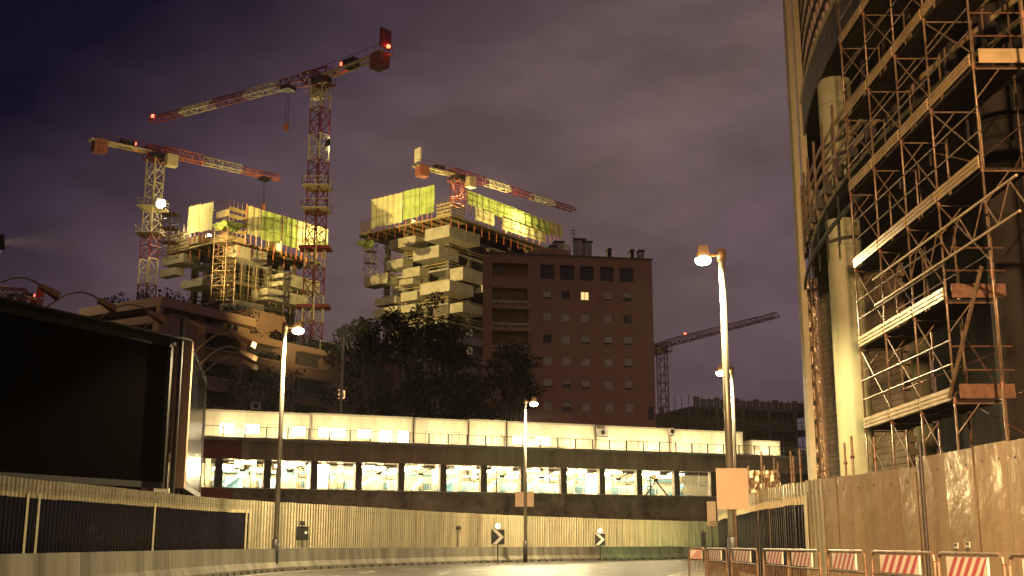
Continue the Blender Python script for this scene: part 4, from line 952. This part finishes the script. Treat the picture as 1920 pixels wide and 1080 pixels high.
for (u0, u1, z0_, z1_, ci, k) in openings:
    MB().box(u0-.01, 1.6, z0_, u1+.01, 1.7, z1_).build('balcony_back', M['frame'], gb, local=True)
    kd = 'lit' if (ci == 3 and k == 1) else 'open'
    window(gb, u0+.9, u0+2.2 if kd == 'open' else u0+2.6, z0_+.2, z1_-.25, 1.56 if kd == 'open' else .9, kd)
    if kd == 'lit': MB().box(u0-.0, .92, z0_, u0+.85, 1.0, z1_).build('balcony_screen', M['frame'], gb, local=True)
    MB().box(u0-.25, -.35, z0_-.12, u1+.25, .15, z0_+.06).build('balcony_coping', M['beige2' if (ci+k) % 3 else 'concrete'], gb, local=True)
    if rnd.random() < .75 and k < 5 and not kd == 'lit':
        mb = MB(); n = int(160*(u1-u0)/4); 
        for q in range(4): leaf_cloud(n//3, u0+(u1-u0)*rnd.random(), .2, z0_+.3+rnd.random()*.4, (u1-u0)/5, .35, .5, .16, rnd, mb)
        mb.build('balcony_plants', M['leaf'], gb, local=True, kind='stuff')
    if ci in (2, 3): MB().box(u0+.1, -.9, z1_-.1, u1-.1, 0, z1_-.03).build('awning', M['beige2'], gb, local=True)
mb = MB()
for q in range(46):
    u_ = rnd.uniform(0, 15); leaf_cloud(60, u_, rnd.uniform(.2, 11), rt+.2+rnd.random()*.5, 1.0, 1.0, .5+rnd.random()*.6, .2, rnd, mb)
mb.build('roof_garden', M['leaf'], gb, local=True, kind='stuff')
mb = MB()
for q in range(60): leaf_cloud(60, rnd.uniform(15, WG), rnd.uniform(.5, 3), zp+.3+rnd.random()*.7, 1.1, .7, .6, .2, rnd, mb)
mb.build('terrace_plants', M['leaf'], gb, local=True, kind='stuff')

# ------------------------------------------------------------------ far unfinished frame on the right
FA, FB = at(1243, 1019, 175), at(1560, 1019, 185); FA.z = FB.z = 0; uf = (FB-FA).normalized(); rzf = math.atan2(uf.y, uf.x); WF = (FB-FA).length
fb = thing('unfinished_building', 'dark unfinished concrete frame with scaffolding in the distance right of the brick block', 'building', FA, rzf)
ztf = at(1400, 750, 180).z; rnd = random.Random(9)
for k in range(7):
    z_ = ztf-1.2-k*3.1; x0 = 0 if k else 6
    MB().box(x0, 0, z_-.4, WF, 14, z_).build('floor_slab', M['core'], fb, local=True)
    for i in range(7): x = .6+i*(WF-1.2)/6; MB().box(x-.25, .2, z_-3.1, x+.25, .7, z_-.41).build('column', M['core'], fb, local=True)
    MB().box(0, 9, z_-3.1, WF, 9.2, z_-.41).build('inner_wall', M['concrete_d'], fb, local=True)
    for s in (.5, 1.0): MB().beam((x0, -.4, z_+s), (WF, -.4, z_+s), .09).build('guard_rail', M['steel'], fb, local=True)
mb = MB()
for i in range(70):
    x = rnd.uniform(0, WF); z_ = ztf-1.2-rnd.randrange(7)*3.1; mb.beam((x, rnd.uniform(-.6, 2), z_-2.6), (x, rnd.uniform(-.6, 2), z_-.4), .08)
for i in range(26): x = i*WF/25; mb.beam((x, -.6, 0), (x, -.6, ztf+.2), .09)
mb.build('scaffold_tubes', M['steel'], fb, local=True, kind='stuff')
for i in range(20): x = 6+i*(WF-6)/20; MB().box(x, .0, ztf-1.2, x+.9, .3, ztf-.1+.3*(i % 3 == 0)).build('formwork_panel', M['concrete_d'], fb, local=True)

# ------------------------------------------------------------------ trees
def tree(px, pybase, D, h, r, label, n=9, seed=1, leaves=520, thin=1.0, group='dark trees behind the cabins'):
    rnd = random.Random(seed); p = at(px, 1019, D); p.z = 0
    t = thing('tree', label, 'tree', p, group=group)
    tr = MB(); th = h*.32; tr.tube((0, 0, 0), (0, 0, th), .028*h, 8, r2=.02*h)
    lb2 = MB(); cr_ = MB()
    for i in range(n):
        a = 2*math.pi*i/n+rnd.uniform(-.4, .4); rr = r*rnd.uniform(.3, .8); z_ = h*rnd.uniform(.5, .93); c = V((rr*math.cos(a), rr*math.sin(a)*.8, z_))
        if i % 4 == 0: c = V((c.x*.3, c.y*.3, h*.92))
        m_ = V((c.x*.45+rnd.uniform(-.5, .5), c.y*.45, th+(z_-th)*.5)); lb2.tube((0, 0, th*.95), m_, .012*h, 6, r2=.008*h); lb2.tube(m_, c, .008*h, 5, r2=.003*h)
        for q in range(5):
            e_ = c+V((rnd.gauss(0, r*.26), rnd.gauss(0, r*.26), rnd.gauss(0, r*.24))); lb2.tube(m_+(c-m_)*rnd.random(), e_, .0035*h, 4, r2=.001*h)
            leaf_cloud(int(leaves/5*thin), e_.x, e_.y, e_.z, r*.24, r*.24, r*.2, .26, rnd, cr_)
    tr.build('trunk', M['bark'], t, local=True); lb2.build('limbs', M['bark'], t, local=True); cr_.build('crown', M['leaf'], t, local=True)
tree(690, 0, 128, 25.5, 5.2, 'tall dark tree at the left of the clump in front of the middle tower', seed=1, n=11)
tree(755, 0, 130, 27, 6.0, 'largest dark tree, below the lit balconies of the middle tower', seed=2, n=12)
tree(832, 0, 133, 26, 5.4, 'dark tree covering the foot of the middle tower beside the red wall', seed=3, n=11)
tree(955, 0, 136, 23.8, 4.6, 'dark loose tree in front of the loggias of the brick-red block', seed=4, n=10, thin=.8)
tree(895, 0, 128, 18, 4.6, 'low dark tree between the clump and the brick-red block', seed=5, n=8)
tree(455, 0, 116, 18.5, 4.2, 'sparse bare-looking tree in front of the beige block, left one', seed=6, n=7, thin=.12, group='sparse trees before the beige block')
tree(520, 0, 117, 18.2, 4.0, 'sparse bare-looking tree in front of the beige block, behind the left street lamp', seed=7, n=7, thin=.16, group='sparse trees before the beige block')

# ------------------------------------------------------------------ billboards
def quad_frame(name, label, TL, TR, BL, BR, th, mface, mframe, rot=None):
    t = thing(name, label, 'billboard', (TL.x, TL.y, 0)); d = (TR-TL); d.z = 0; d.normalize(); n_ = V((d.y, -d.x, 0))
    W_ = (V((TR.x, TR.y, 0))-V((TL.x, TL.y, 0))).length; K = V((TL.x, TL.y, 0)); z0, z1 = BL.z, TL.z; nn = -n_
    MB().fbox(K, d, nn, .25, W_-.25, .05, .1, z0+.25, z1-.25).build('poster_face', M[mface], t)
    for q in ((0, W_, z1-.25, z1), (0, W_, z0, z0+.25)): MB().fbox(K, d, nn, q[0], q[1], 0, .3, q[2], q[3]).build('frame_rail', M[mframe], t)
    for q in ((0, .25), (W_-.25, W_)): MB().fbox(K, d, nn, q[0], q[1], 0, .3, z0+.25, z1-.25).build('frame_stile', M[mframe], t)
    MB().fbox(K, d, nn, .25, W_-.25, .11, .28, z0+.25, z1-.25).build('backing', M['dark'], t)
    k = 1.0
    while k < W_: MB().fbox(K, d, nn, k, k+.3, .32, .62, 0, z1-.4).build('support_post', M['dark'], t); k += 3.2
    return t, K, d, n_, W_, z0, z1
TL, TR_ = at(-330, 520, 36.6), at(330, 640, 51)
zt_ = at(0, 575, 43).z; zb_ = at(0, 897, 43).z
for q in (TL, TR_): q.z = zt_
BL = TL.copy(); BL.z = zb_
bb, Kb, db, nbb, Wb, zb0_, zb1_ = quad_frame('billboard', 'huge black billboard facing the road at the left edge of the view', TL, TR_, BL, None, .3, 'black', 'dark')
T2L, T2R = at(362, 648, 51.2), at(388, 717, 62.5); T2L.z = T2R.z = at(362, 648, 51.2).z; B2 = T2L.copy(); B2.z = at(355, 916, 51.2).z
b2, Kb2, db2, nb2_, Wb2, *_ = quad_frame('billboard', 'second dark billboard seen edge-on, its lower corner lit yellow', T2L, T2R, B2, None, .3, 'poster', 'dark')
a = at(333, 640, 50.6); b = at(361, 640, 50.6); zz = at(340, 915, 50.6).z
MB().box(a.x, a.y, zz, b.x, a.y+.25, a.z).build('side_cover', M['beige2'], b2)
MB().tube((at(343, 600, 50.4).x, 50.4, 0), at(343, 597, 50.4), .10, 8).build('corner_post', M['dark'], b2)
MB().fbox(Kb, db, nbb, 0, Wb, -.12, .9, zb1_+.0, zb1_+.08).build('top_ledge', M['dark'], bb)
def arm_lamp(base, d, n_, label, grp, s=1.0):
    t = thing('billboard_lamp', label, 'lamp', base, group=grp)
    pts_ = []
    for k in range(9):
        a_ = k/8; pts_.append(V((0, 0, 0))+n_*(2.2*s*a_)+Z*(s*(.95*math.sin(a_*math.pi*.72))))
    MB().path(pts_, .035, 6).build('arm', M['steel'], t, local=True)
    e_ = pts_[-1]; f_ = (pts_[-1]-pts_[-2]).normalized(); w_ = f_.cross(Z).normalized()
    hd = MB(); u_ = w_.cross(f_)
    q = [e_+f_*x+w_*y+u_*z_ for x, y, z_ in ((0, -.12, .06), (0, .12, .06), (.8*s, -.32*s, .10), (.8*s, .32*s, .10), (0, -.12, -.10), (0, .12, -.10), (.85*s, -.34*s, -.14), (.85*s, .34*s, -.14))]
    hd.add(q, [(0, 1, 3, 2), (4, 6, 7, 5), (0, 2, 6, 4), (1, 5, 7, 3), (0, 4, 5, 1), (2, 3, 7, 6)]); hd.build('shade', M['polec'], t, local=True)
    MB().ball(pts_[0], .08).build('mount', M['dark'], t, local=True)
for k, (px, lb) in enumerate(((-45, 'curved billboard lamp arm, leftmost, cut by the left edge of the view'), (76, 'curved billboard lamp arm, second from the left, below the far red beacon'), (178, 'curved billboard lamp arm, third from the left, before the beige block'), (262, 'curved billboard lamp arm, fourth from the left, nearest the corner of the billboard'))):
    p = hit(px, 600, Kb, nbb); p = V((p.x, p.y, zb1_+.1)); arm_lamp(p, db, (db*.85+nbb*.55).normalized(), lb, 'unlit lamps over the big billboard', .95)
for k, f_ in enumerate((.02, .35, .62)):
    p = Kb2+db2*Wb2*f_; p.z = T2L.z-.1-.0; arm_lamp(V((p.x, p.y, T2L.z-.3)), db2, (V((1, -.1, 0))).normalized(), ('curved lamp arm over the second billboard, nearest one', 'curved lamp arm over the second billboard, middle one', 'curved lamp arm over the second billboard, farthest one')[k], 'unlit lamps over the second billboard', .95)

# ------------------------------------------------------------------ curved building on the right
CC = V((67.22, 35, 0)); R0 = 56.0
def cp(phi, r=R0, z=0): a = math.radians(phi); return V((CC.x-r*math.cos(a), CC.y+r*math.sin(a), z))
cb_ = thing('office_building', 'large curved building under construction filling the right side of the view', 'building', cp(0))
def arc(mb, r0, r1, z0, z1, p0=-36, p1=44, n=64):
    for i in range(n):
        a, b = p0+(p1-p0)*i/n, p0+(p1-p0)*(i+1)/n
        A_ = [cp(a, r0, z0), cp(b, r0, z0), cp(b, r1, z0), cp(a, r1, z0)]; B_ = [V((q.x, q.y, z1)) for q in A_]
        mb.add(A_+B_, [(0, 3, 2, 1), (4, 5, 6, 7), (0, 1, 5, 4), (1, 2, 6, 5), (2, 3, 7, 6), (3, 0, 4, 7)])
    return mb
Z1 = at(1510, 504, 48.5).z; Z2 = at(1512, 278, 48.5).z
SL = [Z1, Z2]
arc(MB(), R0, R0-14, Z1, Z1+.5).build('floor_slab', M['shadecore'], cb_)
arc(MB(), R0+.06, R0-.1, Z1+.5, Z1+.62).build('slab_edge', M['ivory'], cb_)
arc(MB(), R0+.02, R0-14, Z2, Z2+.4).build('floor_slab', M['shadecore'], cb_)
# fascia panels of the upper slab
n = 40
for i in range(n):
    a, b = -36+80*i/n, -36+80*(i+1)/n-.06; arc(MB(), R0+.12, R0+.04, Z2-.1, Z2+1.3, a, b, 2).build('fascia_panel', M['facade'], cb_)
arc(MB(), R0+.2, R0+.12, Z2+1.3, Z2+1.38).build('fascia_trim', M['ivory'], cb_)
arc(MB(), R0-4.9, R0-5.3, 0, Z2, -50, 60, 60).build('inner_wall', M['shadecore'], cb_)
arc(MB(), R0-14, R0-14.3, 0, Z2+14, -36, 44, 48).build('inner_wall', M['core'], cb_)
# upper floors: small upright panels, bars and curved glass fins
Zu = Z2+1.4
for lev in range(11):
    z0 = Zu+.25+lev*.86
    for i in range(25):
        a = -6+i*.78+(.3 if lev % 2 else 0)
        if (i+lev) % 1 == 0:
            arc(MB(), R0-.05, R0-.13, z0, z0+.62, a, a+.36, 1).build('upright_panel', M['signback'], cb_)
    arc(MB(), R0+.02, R0-.06, z0-.16, z0-.10, -30, 20, 40).build('facade_bar', M['dark'], cb_)
arc(MB(), R0-.5, R0-.7, Zu, Zu+11, -36, 44, 48).build('facade_backing', M['glass'], cb_)
for i in range(14):
    a = 12.0+i*1.0; b0, b1 = cp(a, R0+.10, Z2-3), cp(a, R0+.16, Zu+12)
    MB().obox((b0+b1)/2, (b1-b0)/2, (cp(a+.05, R0)-cp(a, R0)), (cp(a, R0+.12)-cp(a, R0))).build('facade_fin', M['ivory'], cb_)
# tall ivory edge strip at the silhouette
e0 = at(1528, 900, 49.5); e0 = at(1523, 880, 48.8)
dS = V((.25, 1, 0)).normalized()
MB().obox((e0.x, e0.y, 14), V((.11, -.03, 0)), V((.03, .4, 0)), Z*14).build('edge_strip', M['ivory'], cb_)
# columns
cmesh = lambda h, r: MB().tube((0, 0, 0), (0, 0, h), r, 28).mesh('column', M['column'], smooth=True)
for (x, D, r) in ((1618, 41, .61), (1746, 62, .62), (1950, 28.5, .62), (2250, 20, .62), (1630, 60, .6)):
    p = at(x, 1019, D); p.z = 0
    for zz0, zz1 in ((0, Z1-.01), (Z1+.5, Z2-.01)):
        mb = MB(); mb.tube((p.x, p.y, zz0), (p.x, p.y, zz1), r, 32, cap=False); mb.build('column', M['column' if x < 1800 else 'shadecore'], cb_, smooth=True)  # columns at the right edge take the shade-darkened concrete
        MB().tube((p.x, p.y, zz1-1.0), (p.x, p.y, zz1-.99), r*1.02, 32).build('column_collar', M['dark'], cb_, smooth=True)
# block wall behind the first column and foil covered pier
pa, pb = at(1562, 1019, 53), at(1850, 1019, 40); pa.z = pb.z = 0; dw = (pb-pa).normalized(); nw = V((dw.y, -dw.x, 0)); Lw = (pb-pa).length
mb = MB(); rnd = random.Random(2); bw, bh = .5, .25
hw = at(1580, 530, 50).z
for j in range(int(hw/bh)):
    x = -(bw/2 if j % 2 else 0)
    while x < Lw*.62:
        o_ = rnd.uniform(0, .012); mb.obox(pa+dw*(max(x, 0)+(bw-.02)/2)+nw*o_+Z*(j*bh+bh/2), dw*((bw-.02)/2), nw*.1, Z*((bh-.02)/2)); x += bw
mb.build('block_course', M['block'], cb_, kind='stuff')
MB().obox((pa+pb*.0)+dw*(Lw*.31)-nw*.14+Z*hw/2, dw*(Lw*.31), nw*.03, Z*hw/2).build('mortar_backing', M['concrete_d'], cb_)
f0, f1 = at(1537, 1019, 49.6), at(1565, 1019, 49.4); zf = at(1530, 522, 49.5).z
for j in range(6):
    z0, z1_ = zf*j/6+.02, zf*(j+1)/6; MB().box(f0.x, 49.5, z0, f1.x-.15, 50.3, z1_).build('foil_sheet', M['foil'], cb_)
for x in (1546, 1560): p = at(x, 1019, 49.4); MB().box(p.x-.03, 49.36, 0, p.x+.03, 49.48, zf).build('foil_batten', M['steel'], cb_)
for j in range(12):
    z_ = 3+j*(zf-3)/12; MB().box(at(1546, 1019, 49.3).x-.22, 49.2, z_, at(1546, 1019, 49.3).x-.08, 49.45, z_+.16).build('fixing_bracket', M['dark'], cb_)
# railings along the first slab edge (three bars and posts)
def arcline(r, z, p0, p1, w_, h_, name, m, n=44):
    mb = MB()
    for i in range(n): mb.beam(cp(p0+(p1-p0)*i/n, r, z), cp(p0+(p1-p0)*(i+1)/n, r, z), w_, h_)
    return mb.build(name, M[m], cb_)
for z_ in (1.0, 1.55, 2.05, 2.6): arcline(R0+.2, Z1+z_, -22, 14, .05, .14, 'edge_rail', 'toe')
for i in range(20):
    a = -22+i*1.9; MB().beam(cp(a, R0+.3, Z1+.3), cp(a, R0+.3, Z1+3.2), .08).build('rail_post', M['steel'], cb_)
    MB().obox(cp(a, R0+.2, Z1+.9), cp(a+.1, R0)-cp(a-.1, R0), cp(a, R0+.12)-cp(a, R0), Z*.35).build('bracket_box', M['dark'], cb_)
arcline(R0+.35, Z1-.9, -22, 14, .10, .12, 'hanging_rail', 'dark')
for i in range(16): MB().beam(cp(-20+i*2.1, R0+.2, Z1-1.6), cp(-20+i*2.1, R0+.2, Z1+.1), .05).build('hanger', M['dark'], cb_)
# white downpipe near the top right corner
# ------------------------------------------------------------------ scaffold in front of it
sc = thing('scaffold', 'tall steel tube scaffold with boarded platforms in front of the curved building', 'scaffold', (9.2, 26, 0))
XS = 9.2; YS = [30.3, 28.2, 26.1, 24.1, 21.7, 19.4, 17.0]
dz_ = [at(1621, y, 30.3).z for y in (802, 653, 504, 361, 220)]; lift = (dz_[-1]-dz_[0])/4
LV = [dz_[0]+k*lift for k in range(9)]
for i, y in enumerate(YS):
    for x in (XS, XS+1.05, XS+1.9):
        if x > XS+1.5 and y < 20: continue
        z = .12
        while z < LV[-1]+2:
            z2_ = min(z+4, LV[-1]+2); o = MB().tube((x, y, z), (x, y, z2_), .026, 8).build('standard', M['steel'], sc, smooth=True); z = z2_
        if x == XS:
            for zc in LV: MB().tube((x, y, zc-.12), (x, y, zc+.02), .045, 8).build('coupler', M['rust'], sc)
for k, z in enumerate(LV):
    last = 3 if k < 2 else (4 if k < 4 else 6)
    for i in range(last):
        ya, yb = YS[i]-.04, YS[i+1]+.04
        # toe board of three ribs
        mb = MB(); mb.box(XS-.055, yb, z-.02, XS-.035, ya, z+.24); mb.box(XS-.075, yb, z+.06, XS-.055, ya, z+.09); mb.box(XS-.075, yb, z+.15, XS-.055, ya, z+.18); mb.build('toe_board', M['toe'], sc)
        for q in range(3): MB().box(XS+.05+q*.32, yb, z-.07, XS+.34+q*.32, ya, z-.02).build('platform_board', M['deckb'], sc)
        for h_ in (.72, 1.22): MB().tube((XS-.01, ya+.1, z+h_), (XS-.01, yb-.1, z+h_), .02, 6).build('guard_rail', M['steel'], sc)
        MB().tube((XS+.02, ya, z-.15), (XS+.02, yb, z-lift+.25), .017, 6).build('diagonal_brace', M['steel'], sc)
        MB().tube((XS+1.05, ya, z+1.0), (XS+1.05, yb, z+1.0), .018, 6).build('inner_rail', M['rust'], sc)
    for i in range(last+1): 
        MB().tube((XS-.03, YS[i], z-.1), (XS+1.08, YS[i], z-.1), .018, 6).build('transom', M['steel'], sc)
        MB().tube((XS, YS[i], z-.75), (XS+.5, YS[i], z-.12), .015, 6).build('knee_brace', M['steel'], sc)
    y = YS[last]
    if k in (0, 1, 3, 4):
        MB().box(XS+.1, y-.07, z, XS+1.25, y-.04, z+.30).build('end_board', M['rust' if k < 2 else 'toe'], sc)
        for h_ in (.6, 1.1): MB().tube((XS, y, z+h_), (XS+1.3, y, z+h_), .02, 6).build('end_rail', M['rust'], sc)
# loading beams (lattice girders) at mid height and a leaning tube
for dx, zz in ((.35, LV[2]-.9), (.35, LV[2]-1.55)):
    MB().tube((XS-dx, 27.8, zz), (XS-dx, 19.5, zz), .028, 8).build('girder_chord', M['toe'], sc)
for i in range(14): y = 27.6-i*.6; MB().tube((XS-.35, y, LV[2]-.9 if i % 2 else LV[2]-1.55), (XS-.35, y-.6, LV[2]-1.55 if i % 2 else LV[2]-.9), .016, 6).build('girder_lacing', M['steel'], sc)
MB().tube(hit(1780, 745, V((8.9, 0, 0)), V((1, 0, 0))), hit(1840, 500, V((8.9, 0, 0)), V((1, 0, 0))), .04, 8).build('leaning_tube', M['steel'], sc)
rnd = random.Random(12)
for i in range(26):
    y = rnd.uniform(17, 30); z = rnd.choice(LV)+rnd.uniform(-.3, .6); l_ = rnd.uniform(1, 3); x = XS+rnd.uniform(1.0, 1.7)
    MB().tube((x, y, z), (x+rnd.uniform(-.2, .5), y-l_, z+rnd.uniform(-1.6, 1.8)), .018, 6).build('loose_tube', M['rust'], sc)
# upright tubes standing behind the hoarding
TL_ = ['first short upright tube from the left, right beside the blank sign', 'tall upright tube left of the crumpled plastic sheet centre, second from the left', 'short upright tube just right of the second tube', 'taller tube at the right end of the crumpled sheet', 'lower tube leaning close to the right end of the crumpled sheet',
       'left tube of the trio before the ivory edge strip', 'shortest tube, middle of the trio before the ivory edge strip', 'tallest tube, right of the trio before the ivory edge strip', 'upright tube before the foil covered pier', 'tall upright tube before the concrete block wall', 'upright tube beside the big round column foot']
for k, (x, y0, y1, D) in enumerate(((1403, 873, 930, 37), (1427, 846, 925, 36), (1433, 873, 925, 36.5), (1451, 857, 920, 35), (1458, 866, 920, 35.2), (1482, 846, 905, 34), (1487, 856, 905, 34.3), (1499, 842, 905, 33.5), (1583, 830, 895, 29), (1596, 818, 895, 28.5), (1638, 820, 890, 27.2))):
    D *= 1.02; a = at(x, y0, D); t = thing('scaffold_tube', TL_[k], 'scaffold tube', (a.x, a.y, 0), group='loose upright tubes behind the right hoarding')
    MB().tube((0, 0, 0), (0, 0, a.z), .03, 8).build('tube', M['steel'], t, local=True)
    MB().tube((0, 0, a.z-.55), (0, 0, a.z-.48), .05, 8).build('coupler', M['rust'], t, local=True)
ps = thing('plastic_sheet', 'crumpled beige plastic sheet hanging behind the tubes beside the blank sign', 'plastic sheet', at(1430, 1019, 38.5))
mb = MB(); nI = 14
def PS(i, j): p = at(1400+62*i/nI, 882+42*j/6, 38.5); return p+V((0, .18*math.sin(i*1.9+j)+.12*math.sin(i*.9-j*1.7), 0))
for i in range(nI):
    for j in range(6): mb.quad(PS(i, j), PS(i, j+1), PS(i+1, j+1), PS(i+1, j))
mb.build('sheet', M['sheet'], ps)
MB().box(at(1400, 1019, 38.8).x, 38.9, 0, at(1465, 1019, 38.8).x, 39.0, at(1430, 885, 38.9).z).build('backing_board', M['toe'], ps)

# ------------------------------------------------------------------ the misty night air
hz = MB().box(-170, -80, -1.03, 150, 420, 92)
hm = bpy.data.materials.new('haze'); hm.use_nodes = True; t_ = hm.node_tree
for n_ in list(t_.nodes):
    if n_.type == 'BSDF_PRINCIPLED': t_.nodes.remove(n_)
pv = t_.nodes.new('ShaderNodeVolumePrincipled'); pv.inputs['Color'].default_value = (.9, .88, .84, 1); pv.inputs['Density'].default_value = .00013; pv.inputs['Anisotropy'].default_value = .3
t_.links.new(pv.outputs[0], t_.nodes['Material Output'].inputs['Volume'])
hz.build('haze', hm, kind='stuff')
